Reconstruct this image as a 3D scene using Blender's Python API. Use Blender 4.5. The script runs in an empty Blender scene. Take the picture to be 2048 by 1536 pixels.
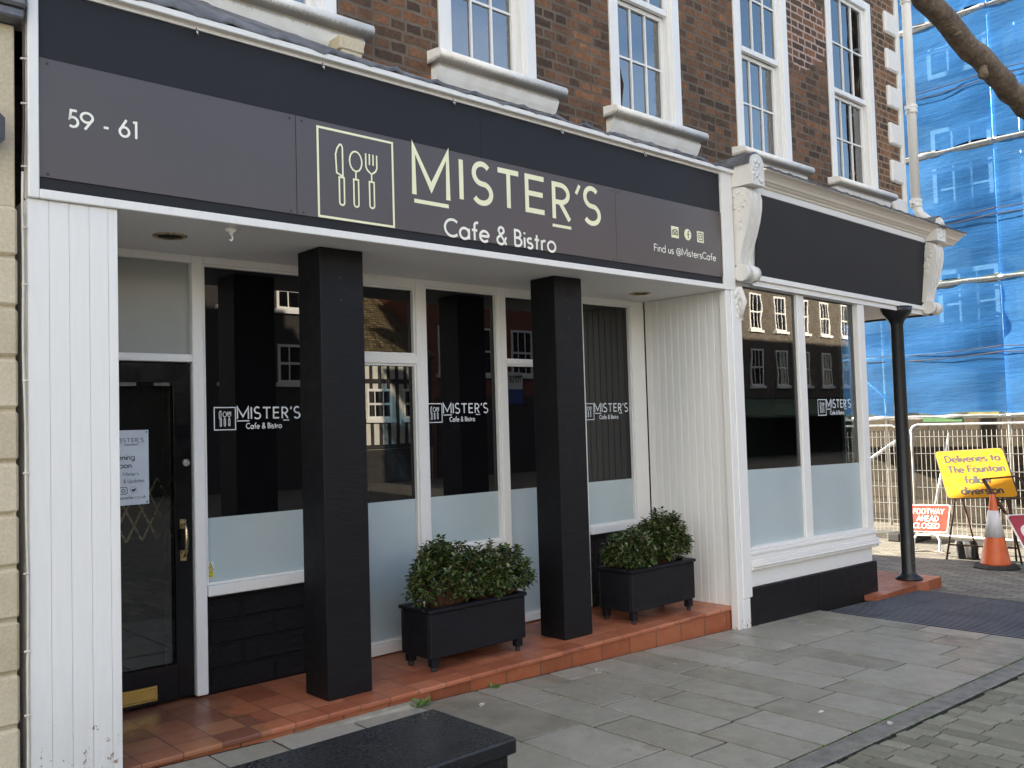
import bpy, bmesh, math, random
from mathutils import Vector, Matrix
random.seed(7)
R = math.radians
scene = bpy.context.scene
col = scene.collection

# ------------------------------------------------------------------ camera
YAW, PITCH, ROLL = .737617, .044738, -.029625
cd = bpy.data.cameras.new('camera'); cam = bpy.data.objects.new('camera', cd); col.objects.link(cam)
fw = Vector((math.sin(YAW)*math.cos(PITCH), math.cos(YAW)*math.cos(PITCH), math.sin(PITCH)))
rt = Vector((math.cos(YAW), -math.sin(YAW), 0)); up = rt.cross(fw)
r2 = rt*math.cos(ROLL)+up*math.sin(ROLL); u2 = up*math.cos(ROLL)-rt*math.sin(ROLL)
M = Matrix((r2, u2, -fw)).transposed().to_4x4(); M.translation = Vector((0, -4.35, 1.53))
cam.matrix_world = M
cd.sensor_width = 36; cd.lens = 1828.5/2048*36; cd.clip_start = .05; cd.clip_end = 2000
scene.camera = cam

# ------------------------------------------------------------------ sky, sun, exposure
SUN_EL, SUN_AZ = 17.0, 12.0            # sun stands behind the shop, a little to the left
world = bpy.data.worlds.new('World'); scene.world = world; world.use_nodes = True
wn, wl = world.node_tree.nodes, world.node_tree.links
wn.clear()
sky = wn.new('ShaderNodeTexSky'); sky.sky_type = 'NISHITA'; sky.sun_disc = False
sky.sun_elevation = R(SUN_EL); sky.sun_rotation = R(-SUN_AZ); sky.air_density = 1.0; sky.dust_density = .15; sky.ozone_density = 2.1
tc = wn.new('ShaderNodeTexCoord'); mp = wn.new('ShaderNodeMapping'); mp.inputs['Scale'].default_value = (1.0, 1.0, 2.2)
nz = wn.new('ShaderNodeTexNoise'); nz.inputs['Scale'].default_value = 2.6; nz.inputs['Detail'].default_value = 7; nz.inputs['Roughness'].default_value = .58
rp = wn.new('ShaderNodeValToRGB'); rp.color_ramp.elements[0].position = .48; rp.color_ramp.elements[1].position = .72
mx = wn.new('ShaderNodeMix'); mx.data_type = 'RGBA'
mx.inputs['B'].default_value = (19.0, 16.3, 13.0, 1)
bg = wn.new('ShaderNodeBackground'); bg.inputs['Strength'].default_value = .05
wo = wn.new('ShaderNodeOutputWorld')
wl.new(tc.outputs['Generated'], mp.inputs['Vector']); wl.new(mp.outputs['Vector'], nz.inputs['Vector'])
wl.new(nz.outputs['Fac'], rp.inputs['Fac']); 
# the cloud thins out towards the south east of the street
vd = wn.new('ShaderNodeVectorMath'); vd.operation = 'DOT_PRODUCT'; vd.inputs[1].default_value = (.62, -.70, .35)
gap = wn.new('ShaderNodeMapRange'); gap.inputs['From Min'].default_value = .5; gap.inputs['From Max'].default_value = .8; gap.inputs['To Min'].default_value = 1.0; gap.inputs['To Max'].default_value = .07
ml = wn.new('ShaderNodeMath'); ml.operation = 'MULTIPLY'
wl.new(tc.outputs['Generated'], vd.inputs[0]); wl.new(vd.outputs['Value'], gap.inputs['Value']); wl.new(rp.outputs['Color'], ml.inputs[0]); wl.new(gap.outputs['Result'], ml.inputs[1])
wl.new(ml.outputs[0], mx.inputs['Factor'])
wl.new(sky.outputs['Color'], mx.inputs['A']); wl.new(mx.outputs['Result'], bg.inputs['Color']); wl.new(bg.outputs['Background'], wo.inputs['Surface'])
sd = bpy.data.lights.new('sun', 'SUN'); sd.energy = 5.0; sd.angle = R(.5); sd.color = (1, .9, .73)
so = bpy.data.objects.new('sun', sd); col.objects.link(so)
spos = Vector((-math.sin(R(SUN_AZ))*math.cos(R(SUN_EL)), math.cos(R(SUN_AZ))*math.cos(R(SUN_EL)), math.sin(R(SUN_EL))))
so.rotation_euler = (-spos).to_track_quat('-Z', 'Y').to_euler(); so.location = (0, 30, 30)
scene.view_settings.view_transform = 'Standard'; scene.view_settings.look = 'None'
scene.view_settings.gamma = 1.0; scene.view_settings.exposure = 3.08

# ------------------------------------------------------------------ materials
class NT:
    def __init__(s, name):
        s.m = bpy.data.materials.new(name); s.m.use_nodes = True
        s.t = s.m.node_tree; s.n = s.t.nodes; s.l = s.t.links
        s.b = s.n['Principled BSDF']; s.out = s.n['Material Output']; s._tc = None
    def node(s, kind, **k):
        n = s.n.new(kind)
        for a, v in k.items():
            if a in n.inputs: n.inputs[a].default_value = v
            else: setattr(n, a, v)
        return n
    def link(s, a, b): s.l.new(a, b)
    def obj(s):
        if not s._tc: s._tc = s.node('ShaderNodeNewGeometry')
        return s._tc.outputs['Position']              # metres in the place
    def noise(s, scale, detail=4, rough=.5, vec=None, stretch=None):
        n = s.node('ShaderNodeTexNoise'); n.inputs['Scale'].default_value = scale
        n.inputs['Detail'].default_value = detail; n.inputs['Roughness'].default_value = rough
        v = vec or s.obj()
        if stretch:
            m = s.node('ShaderNodeMapping'); m.inputs['Scale'].default_value = stretch
            s.link(v, m.inputs['Vector']); v = m.outputs['Vector']
        s.link(v, n.inputs['Vector']); return n.outputs['Fac']
    def ramp(s, fac, stops):
        r = s.node('ShaderNodeValToRGB'); cr = r.color_ramp
        while len(cr.elements) < len(stops): cr.elements.new(.5)
        for e, (p, c) in zip(cr.elements, stops):
            e.position = p; e.color = (*c, 1) if not isinstance(c, (int, float)) else (c, c, c, 1)
        s.link(fac, r.inputs['Fac']); return r.outputs['Color']
    def mix(s, f, a, b, mode='MIX'):
        m = s.node('ShaderNodeMix'); m.data_type = 'RGBA'; m.blend_type = mode
        for key, v in (('Factor', f), ('A', a), ('B', b)):
            if isinstance(v, (int, float)): m.inputs[key].default_value = v if key == 'Factor' else (v, v, v, 1)
            elif isinstance(v, tuple): m.inputs[key].default_value = (*v, 1)
            else: s.link(v, m.inputs[key])
        return m.outputs['Result']
    def math(s, op, a, b=0., clamp=False):
        m = s.node('ShaderNodeMath'); m.operation = op; m.use_clamp = clamp
        for i, v in enumerate((a, b)):
            if isinstance(v, (int, float)): m.inputs[i].default_value = v
            else: s.link(v, m.inputs[i])
        return m.outputs[0]
    def xyz(s, vec=None):
        x = s.node('ShaderNodeSeparateXYZ'); s.link(vec or s.obj(), x.inputs[0]); return x.outputs
    def comb(s, x, y, z=0.):
        c = s.node('ShaderNodeCombineXYZ')
        for i, v in enumerate((x, y, z)):
            if isinstance(v, (int, float)): c.inputs[i].default_value = v
            else: s.link(v, c.inputs[i])
        return c.outputs[0]
    def color(s, c):
        if isinstance(c, tuple): s.b.inputs['Base Color'].default_value = (*c, 1)
        else: s.link(c, s.b.inputs['Base Color'])
    def rough(s, r):
        if isinstance(r, (int, float)): s.b.inputs['Roughness'].default_value = r
        else: s.link(r, s.b.inputs['Roughness'])
    def bump(s, h, strength=.3, dist=.01):
        b = s.node('ShaderNodeBump'); b.inputs['Strength'].default_value = strength; b.inputs['Distance'].default_value = dist
        s.link(h, b.inputs['Height']); s.link(b.outputs[0], s.b.inputs['Normal'])
    def island(s):
        g = s.node('ShaderNodeNewGeometry'); return g.outputs['Random Per Island']
    def spec(s, v, ior=None):
        s.b.inputs['Specular IOR Level'].default_value = v
        if ior: s.b.inputs['IOR'].default_value = ior

def flat(name, c, rough=.5, metal=0., var=.12, scale=6, bump=0., bscale=60, bd=.004, stretch=None, spec=.5, rv=.08):
    """plain paint or metal with a little unevenness"""
    n = NT(name)
    f = n.noise(scale, 5, .6, stretch=stretch)
    lo = tuple(x*(1-var) for x in c); hi = tuple(min(1, x*(1+var)) for x in c)
    n.color(n.ramp(f, [(.3, lo), (.7, hi)]))
    n.rough(n.ramp(n.noise(scale*2.3, 3), [(.3, max(.02, rough-rv)), (.7, min(1, rough+rv))]))
    n.b.inputs['Metallic'].default_value = metal; n.spec(spec)
    if bump: n.bump(n.noise(bscale, 4, .6, stretch=stretch), bump, bd)
    return n.m

def brick(name, stops, mortar, w=.225, h=.075, ms=.011, axis='x', bumps=.6, pale=None, squash=.55, rough=.85):
    n = NT(name); X = n.xyz()
    u = X[0] if axis == 'x' else X[1]
    wob = n.noise(16, 3); wob2 = n.math('MULTIPLY', n.math('SUBTRACT', wob, .5), .022)
    vec = n.comb(n.math('ADD', u, wob2), n.math('ADD', X[2], wob2))
    b = n.node('ShaderNodeTexBrick'); b.offset = .5; b.squash = squash; b.squash_frequency = 2
    for k, v in (('Scale', 1.), ('Mortar Size', ms), ('Mortar Smooth', .25), ('Brick Width', w), ('Row Height', h), ('Bias', 0.)): b.inputs[k].default_value = v
    b.inputs['Color1'].default_value = (0, 0, 0, 1); b.inputs['Color2'].default_value = (1, 1, 1, 1); b.inputs['Mortar'].default_value = (.5, .5, .5, 1)
    n.link(vec, b.inputs['Vector'])
    big = n.noise(1.1, 4, .6)
    tone = n.math('ADD', n.math('MULTIPLY', b.outputs['Color'], .75), n.math('MULTIPLY', n.math('SUBTRACT', big, .25), .5))
    c = n.ramp(tone, stops)
    fine = n.noise(45, 5, .7)
    c = n.mix(.7, c, n.ramp(n.noise(6.5, 6, .75), [(.3, .5), (.72, 1.35)]), 'MULTIPLY')
    c = n.mix(.55, c, n.ramp(fine, [(.28, .35), (.68, 1.45)]), 'MULTIPLY')
    mc = n.mix(.6, mortar, n.ramp(n.noise(3, 4, .7), [(.3, .35), (.7, 1.1)]), 'MULTIPLY')
    if pale:
        px, pz, pr = pale
        d = n.math('SQRT', n.math('ADD', n.math('POWER', n.math('SUBTRACT', u, px), 2), n.math('POWER', n.math('SUBTRACT', X[2], pz), 2)))
        d = n.math('ADD', d, n.math('MULTIPLY', n.math('SUBTRACT', n.noise(2.5, 3), .5), .5))
        k = n.math('LESS_THAN', d, pr); k2 = n.math('GREATER_THAN', u, 9.82)
        mc = n.mix(n.math('MAXIMUM', k, k2), mc, n.mix(k2, (.40, .31, .27), (.27, .20, .14)))
    n.color(n.mix(b.outputs['Fac'], c, mc)); n.rough(rough)
    hgt = n.math('ADD', n.math('MULTIPLY', n.math('SUBTRACT', 1., b.outputs['Fac']), .7), n.math('MULTIPLY', fine, .5))
    n.bump(hgt, bumps, .012); n.spec(.25)
    return n.m

def white(name, c=(.80, .785, .76), dirt=None, rough=.42, bump=.035, stretch=(6, 6, .5)):
    n = NT(name)
    f = n.noise(9, 6, .65, stretch=stretch)
    cc = n.ramp(f, [(.25, tuple(x*.95 for x in c)), (.65, c)])
    if dirt:                                              # flaking and splash stains near the ground
        zlo, zhi = dirt; X = n.xyz()
        t = n.math('DIVIDE', n.math('SUBTRACT', X[2], zlo), zhi-zlo, True)
        sp = n.noise(28, 6, .75, stretch=(1, 1, .7))
        k = n.math('GREATER_THAN', n.math('ADD', sp, n.math('MULTIPLY', n.math('SUBTRACT', 1., t), .25)), .755)
        cc = n.mix(k, cc, (.22, .13, .08))
        st = n.math('MULTIPLY', n.math('SUBTRACT', 1., t), n.noise(5, 5, .7, stretch=(2, 2, .4)))
        cc = n.mix(n.math('MULTIPLY', st, .55), cc, (.45, .40, .34))
    n.color(cc); n.rough(rough); n.bump(n.noise(40, 4, .6, stretch=stretch), bump, .006)
    return n.m

def glass_clear(name, ior=1.6, tint=(.85, .9, .92)):
    n = NT(name); n.n.remove(n.b)
    t = n.node('ShaderNodeBsdfTransparent'); t.inputs[0].default_value = (*tint, 1)
    g = n.node('ShaderNodeBsdfGlossy'); g.inputs['Roughness'].default_value = .0
    fr = n.node('ShaderNodeFresnel'); fr.inputs['IOR'].default_value = ior
    # old glass is slightly wavy
    b = n.node('ShaderNodeBump'); b.inputs['Strength'].default_value = .018; b.inputs['Distance'].default_value = .02
    n.link(n.noise(2.2, 2), b.inputs['Height']); n.link(b.outputs[0], g.inputs['Normal'])
    m = n.node('ShaderNodeMixShader'); n.link(fr.outputs[0], m.inputs[0]); n.link(t.outputs[0], m.inputs[1]); n.link(g.outputs[0], m.inputs[2])
    n.link(m.outputs[0], n.out.inputs['Surface']); return n.m

def glass_dark(name, c=(.005, .005, .006), ior=1.6):
    n = NT(name); n.color(c); n.rough(.0); n.spec(.5, ior); n.bump(n.noise(1.6, 2), .012, .02); return n.m

def tile(name, stops, axis='xy', w=.2, h=.2, ms=.004, off=0., stain=None, rough=.28):
    n = NT(name); X = n.xyz()
    v = n.comb(X[0], X[1] if axis == 'xy' else X[2])
    b = n.node('ShaderNodeTexBrick'); b.offset = off
    for k, q in (('Scale', 1.), ('Mortar Size', ms), ('Mortar Smooth', .3), ('Brick Width', w), ('Row Height', h)): b.inputs[k].default_value = q
    b.inputs['Color1'].default_value = (0, 0, 0, 1); b.inputs['Color2'].default_value = (1, 1, 1, 1); b.inputs['Mortar'].default_value = (.5, .5, .5, 1)
    n.link(v, b.inputs['Vector'])
    tone = n.math('ADD', n.math('MULTIPLY', b.outputs['Color'], .5), n.math('MULTIPLY', n.noise(5, 5, .7), .5))
    c = n.ramp(tone, stops)
    if stain:
        k = n.math('LESS_THAN', n.math('ADD', X[0], n.math('MULTIPLY', n.noise(3.5, 2), .9)), stain)
        c = n.mix(n.math('MULTIPLY', k, .5), c, n.ramp(b.outputs['Color'], [(.1, (.055, .04, .035)), (.5, (.16, .075, .045)), (.9, (.26, .15, .06))]))
    c = n.mix(n.math('MULTIPLY', n.ramp(n.noise(14, 6, .75), [(.5, 0.), (.75, 1.)]), .35), c, (.33, .2, .16))
    n.color(n.mix(n.math('MULTIPLY', b.outputs['Fac'], .75), c, (.07, .045, .035)))
    n.rough(n.ramp(n.noise(8, 5, .7), [(.3, rough), (.7, rough+.2)])); n.spec(.35)
    n.bump(n.math('SUBTRACT', 1., b.outputs['Fac']), .2, .004)
    return n.m

def stone(name, stops, scale=3., rough=.75, bump=.4, islands=.35, spots=None, moss=None):
    n = NT(name)
    t = n.math('ADD', n.math('MULTIPLY', n.noise(scale, 7, .68), 1-islands), n.math('MULTIPLY', n.island(), islands))
    c = n.ramp(t, stops)
    c = n.mix(.5, c, n.ramp(n.noise(70, 4, .7), [(.3, .72), (.7, 1.22)]), 'MULTIPLY')
    if spots:
        k = n.ramp(n.noise(5.5, 5, .75), [(.58, 0.), (.74, 1.)]); c = n.mix(n.math('MULTIPLY', k, spots[0]), c, spots[1])
    if moss:
        k = n.ramp(n.noise(2.2, 6, .8), [(.60, 0.), (.72, 1.)]); c = n.mix(n.math('MULTIPLY', k, moss[0]), c, moss[1])
    n.color(c); n.rough(n.ramp(n.noise(9, 4), [(.3, rough-.15), (.7, min(1., rough+.12))])); n.bump(n.noise(55, 6, .7), bump, .006)
    n.spec(.35)
    return n.m

MT = {}
MT['brick'] = brick('brick_brown', [(.05, (.060, .040, .029)), (.32, (.100, .061, .040)), (.55, (.142, .078, .046)), (.75, (.20, .098, .052)), (1., (.28, .135, .068))], (.165, .13, .098), pale=(8.35, 5.5, .42))
MT['brick_opp'] = brick('brick_opposite', [(0, (.07, .06, .05)), (.5, (.13, .11, .09)), (1, (.20, .165, .13))], (.14, .12, .10), bumps=.2)
MT['brick_red'] = brick('brick_red', [(0, (.16, .035, .02)), (.5, (.24, .06, .035)), (1, (.3, .1, .05))], (.2, .12, .09), bumps=.2)
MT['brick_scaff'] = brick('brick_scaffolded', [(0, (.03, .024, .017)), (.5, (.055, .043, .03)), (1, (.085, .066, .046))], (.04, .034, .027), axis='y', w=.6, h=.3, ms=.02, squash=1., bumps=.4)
MT['white'] = white('white_paint')
MT['white_dirty'] = white('white_paint_worn', dirt=(-.1, .55))
MT['white_post'] = white('white_paint_post', dirt=(-.24, .05))
MT['white_stone'] = white('white_masonry_paint', c=(.74, .72, .68), rough=.6, bump=.2, stretch=(2, 2, 2))
MT['white_grime'] = None
MT['cream'] = white('cream_moulding_paint', c=(.82, .75, .66), rough=.5, stretch=(1, 4, 4))
MT['soffit'] = white('soffit_paint', c=(.82, .80, .77), rough=.6)
MT['black_pillar'] = flat('black_masonry_paint', (.0075, .0072, .0085), .5, var=.15, bump=.5, bscale=30, stretch=(.6, .6, 3), spec=.22)
MT['black_rough'] = None
MT['black_gloss'] = flat('black_gloss_paint', (.0045, .0045, .005), .16, var=.2, bump=.05, spec=.3)
MT['black_sign'] = flat('fascia_black_paint', (.021, .021, .0245), .5, var=.07, scale=1.2, bump=.05, bscale=25, spec=.18, rv=.02)
MT['panel'] = flat('sign_panel_charcoal', (.080, .065, .064), .32, var=.02, scale=1.0, spec=.42, rv=.01)
MT['gold'] = flat('pale_gold_vinyl', (.86, .84, .56), .4, var=.02)
MT['cream_vinyl'] = flat('cream_vinyl', (.86, .85, .74), .4, var=.02)
MT['white_vinyl'] = flat('white_vinyl', (.72, .75, .78), .5, var=.02)
MT['ink'] = flat('dark_ink', (.03, .03, .035), .6, var=.02)
MT['screw'] = flat('dark_screw', (.012, .011, .011), .5)
MT['glass_dark'] = glass_dark('opaque_black_glass')  # opaque near-black pane in place of clear glass and an interior
MT['glass'] = glass_clear('window_glass', ior=3.2, tint=(.8, .88, .95))
MT['glass_shop'] = glass_clear('shop_glass', ior=1.95, tint=(.55, .6, .6))
MT['room'] = flat('dark_room', (.012, .012, .013), .9)
MT['curtain'] = flat('net_curtain', (.12, .15, .20), .9, var=.25, scale=9, stretch=(5, 5, .1))
MT['frost'] = None
MT['frost_grey'] = flat('grey_obscured_glass', (.30, .31, .29), .24, var=.05, scale=2, rv=.01)
MT['tile'] = tile('quarry_tile', [(.25, (.28, .085, .042)), (.5, (.40, .13, .062)), (.8, (.48, .18, .095))], stain=2.75)
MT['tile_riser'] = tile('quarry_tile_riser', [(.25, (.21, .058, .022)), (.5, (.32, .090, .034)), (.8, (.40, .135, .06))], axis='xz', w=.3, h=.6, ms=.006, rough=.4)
MT['ashlar'] = stone('sandstone', [(.25, (.44, .37, .25)), (.5, (.56, .48, .34)), (.75, (.64, .56, .42))], 2.5, .8, .25, .25)
MT['lead'] = flat('lead_sheet', (.16, .165, .18), .55, metal=.3, var=.45, scale=7, bump=.5, bscale=16, bd=.01)
MT['flag'] = stone('york_flagstone', [(.22, (.17, .155, .118)), (.42, (.265, .252, .205)), (.6, (.315, .302, .258)), (.82, (.40, .385, .335))], 2.8, .44, .35, .30, spots=(.5, (.15, .125, .085)), moss=(.4, (.22, .22, .12)))
MT['sett'] = stone('granite_sett', [(.2, (.145, .142, .105)), (.5, (.215, .212, .163)), (.85, (.285, .28, .225))], 6, .7, .4, .5)
MT['bed'] = flat('joint_bed', (.016, .015, .011), .95, var=.5, scale=12)
MT['concrete'] = flat('cement_fillet', (.30, .28, .23), .9, var=.25, scale=12, bump=.4)
MT['iron'] = flat('black_iron_paint', (.010, .011, .013), .35, var=.1)
MT['grate'] = flat('iron_grate', (.235, .23, .215), .6, metal=.1, var=.3, scale=12)
MT['ribbed'] = flat('ribbed_slate_paving', (.13, .14, .165), .55, var=.25, scale=2.5, bump=.2)
MT['brass'] = flat('polished_brass', (.78, .55, .16), .2, metal=1., var=.04, scale=4, rv=.03)
MT['brass_old'] = flat('aged_brass', (.50, .40, .22), .3, metal=1., var=.35, scale=20)
MT['chrome'] = flat('steel_chrome', (.7, .7, .7), .25, metal=1.)
MT['galv'] = flat('galvanised_steel', (.62, .63, .64), .35, metal=.75, var=.2, scale=14)
MT['wire'] = flat('dull_fence_wire', (.27, .27, .265), .5, metal=.3)
MT['planter'] = flat('black_stained_wood', (.008, .008, .0105), .5, spec=.22, var=.25, scale=5, bump=.4, bscale=30, stretch=(.5, 3, 3))
MT['soil'] = flat('potting_soil', (.03, .018, .012), 1., var=.4, scale=30, bump=.8)
MT['twig'] = flat('twig_bark', (.13, .06, .03), .8, var=.3)
MT['bark'] = flat('tree_bark', (.16, .12, .085), .9, var=.45, scale=18, bump=.9, bscale=32, bd=.02)
MT['cone'] = flat('cone_orange', (.66, .13, .035), .45, var=.12, scale=10)
MT['cone_white'] = flat('cone_sleeve', (.66, .64, .66), .4, var=.12, scale=14, stretch=(4, 4, .4))
MT['rubber'] = flat('black_rubber', (.02, .02, .021), .7, var=.2)
MT['yellow'] = flat('road_sign_yellow', (.60, .265, .006), .4, var=.12, scale=8)
MT['red'] = flat('road_sign_red', (.70, .06, .04), .4, var=.08)
MT['crimson'] = flat('road_sign_crimson', (.34, .012, .04), .4, var=.08)
MT['sign_white'] = flat('road_sign_white', (.75, .74, .72), .45, var=.06)
MT['rust'] = flat('rusty_steel', (.085, .045, .03), .7, metal=.3, var=.5, scale=25, bump=.3)
MT['wood_green'] = flat('green_board', (.06, .16, .06), .8, var=.3)
MT['wood_yellow'] = flat('yellow_board', (.22, .19, .05), .8, var=.3)
MT['wood'] = flat('scaffold_board', (.33, .25, .15), .85, var=.35, scale=9, stretch=(1, .2, 1))
MT['frame_grey'] = flat('grey_window_paint', (.30, .31, .32), .6)  # grey instead of white, keeps window outlines faint behind the sheeting
MT['plaster'] = flat('cream_render', (.62, .60, .54), .9, var=.1)
MT['timber'] = flat('black_timber', (.03, .026, .022), .8, var=.3)
MT['rooftile'] = brick('brown_roof_tile', [(0, (.08, .06, .03)), (.5, (.16, .12, .06)), (1, (.26, .19, .1))], (.03, .025, .02), w=.17, h=.11, ms=.012, bumps=.6, squash=1.)
MT['awning'] = flat('awning_green', (.05, .085, .055), .8, var=.1)
MT['paper'] = flat('notice_paper', (.60, .63, .68), .6, var=.05)
MT['stick_white'] = flat('sticker_white', (.62, .66, .66), .5, var=.03)
MT['stick_yellow'] = flat('sticker_yellow', (.62, .55, .03), .5, var=.05)
MT['weed'] = flat('weed_green', (.12, .22, .05), .7, var=.3)
MT['scrap'] = flat('pale_scrap', (.5, .49, .46), .8)
MT['cable_dark'] = flat('dark_cable', (.05, .035, .03), .6)
MT['cable_white'] = flat('white_cable', (.6, .56, .5), .6)
MT['alarm'] = flat('dark_brown_plastic', (.055, .045, .05), .35, var=.05)

n = NT('frosted_film')
n.color(n.ramp(n.noise(1.3, 3), [(.3, (.395, .46, .475)), (.7, (.46, .53, .54))])); n.rough(.28); n.spec(.5); MT['frost'] = n.m
n = NT('black_rough_brick')
X = n.xyz(); b = n.node('ShaderNodeTexBrick'); b.offset = .5
for k, q in (('Scale', 1.), ('Mortar Size', .012), ('Brick Width', .42), ('Row Height', .14), ('Mortar Smooth', .6)): b.inputs[k].default_value = q
n.link(n.comb(X[0], X[2]), b.inputs['Vector']); n.color((.010, .010, .012)); n.rough(.36); n.spec(.3)
n.bump(n.math('ADD', n.math('MULTIPLY', n.math('SUBTRACT', 1., b.outputs['Fac']), .5), n.noise(11, 6, .72, stretch=(1, 1, 2.4))), 1.0, .05); MT['black_rough'] = n.m
n = NT('white_paint_grimy')                              # window sills with black algae under the nosing
f = n.noise(30, 6, .75, stretch=(2.5, 1, 1)); X = n.xyz()
band = n.math('SUBTRACT', 1., n.math('MULTIPLY', n.math('ABSOLUTE', n.math('SUBTRACT', X[2], 3.885)), 22.), True)
k = n.ramp(n.math('MULTIPLY', f, band), [(.13, 0.), (.36, 1.)])
n.color(n.mix(n.math('MULTIPLY', k, .65), n.ramp(n.noise(9, 5), [(.3, (.78, .75, .69)), (.6, (.86, .84, .80))]), (.13, .11, .08)))
n.rough(.6); n.bump(f, .3, .006); MT['white_grime'] = n.m
n = NT('shrub_leaf')
oi = n.island()
c = n.ramp(oi, [(0, (.02, .034, .012)), (.3, (.04, .064, .019)), (.6, (.07, .105, .028)), (.82, (.12, .155, .045)), (1., (.10, .075, .04))])
n.color(c); n.rough(.26); n.spec(.7); MT['leaf'] = n.m
n = NT('cabinet_paint_wet')
n.color((.010, .011, .014)); w = n.noise(80, 5, .7); w2 = n.noise(5, 5, .65)
dro = n.ramp(n.math('ADD', w, n.math('MULTIPLY', w2, .6)), [(.74, 0.), (.92, 1.)])
n.rough(n.mix(dro, .22, .06)); n.bump(dro, .3, .004); MT['cabinet_top'] = n.m
MT['cabinet'] = flat('cabinet_paint', (.009, .0095, .011), .28, var=.1, bump=.03)
n = NT('ground_sett_paving')
X = n.xyz(); b = n.node('ShaderNodeTexBrick'); b.offset = .5
for k, q in (('Scale', 1.), ('Mortar Size', .01), ('Brick Width', .21), ('Row Height', .105), ('Mortar Smooth', .3)): b.inputs[k].default_value = q
b.inputs['Color1'].default_value = (0, 0, 0, 1); b.inputs['Color2'].default_value = (1, 1, 1, 1)
n.link(n.comb(X[1], X[0]), b.inputs['Vector'])
c = n.ramp(n.math('ADD', n.math('MULTIPLY', b.outputs['Color'], .5), n.math('MULTIPLY', n.noise(1.5, 6, .7), .5)), [(.2, (.105, .098, .08)), (.5, (.165, .155, .13)), (.8, (.23, .215, .18))])
n.color(n.mix(n.math('MULTIPLY', b.outputs['Fac'], .8), c, (.045, .042, .035))); n.rough(.75)
n.bump(n.math('ADD', n.math('SUBTRACT', 1., b.outputs['Fac']), n.math('MULTIPLY', n.noise(40, 4), .4)), .5, .01); MT['ground'] = n.m
n = NT('blue_sheeting'); n.n.remove(n.b)
wv = n.noise(5, 6, .7, stretch=(1, .35, 3.0)); cc = n.ramp(wv, [(.3, (.03, .23, .70)), (.7, (.06, .33, .87))])
d = n.node('ShaderNodeBsdfDiffuse'); tl = n.node('ShaderNodeBsdfTranslucent'); tp = n.node('ShaderNodeBsdfTransparent'); gl = n.node('ShaderNodeBsdfGlossy')
tp.inputs[0].default_value = (.35, .68, 1., 1); gl.inputs['Roughness'].default_value = .3
n.link(cc, d.inputs[0]); n.link(cc, tl.inputs[0])
bb = n.node('ShaderNodeBump'); bb.inputs['Strength'].default_value = .4; bb.inputs['Distance'].default_value = .05; n.link(wv, bb.inputs['Height'])
for q in (d, tl, gl): n.link(bb.outputs[0], q.inputs['Normal'])
m1 = n.node('ShaderNodeMixShader'); m1.inputs[0].default_value = .5; n.link(d.outputs[0], m1.inputs[1]); n.link(tl.outputs[0], m1.inputs[2])
m2 = n.node('ShaderNodeMixShader'); m2.inputs[0].default_value = .42; n.link(m1.outputs[0], m2.inputs[1]); n.link(tp.outputs[0], m2.inputs[2])
m3 = n.node('ShaderNodeMixShader'); m3.inputs[0].default_value = .07; n.link(m2.outputs[0], m3.inputs[1]); n.link(gl.outputs[0], m3.inputs[2])
n.link(m3.outputs[0], n.out.inputs['Surface']); MT['sheet'] = n.m

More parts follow.
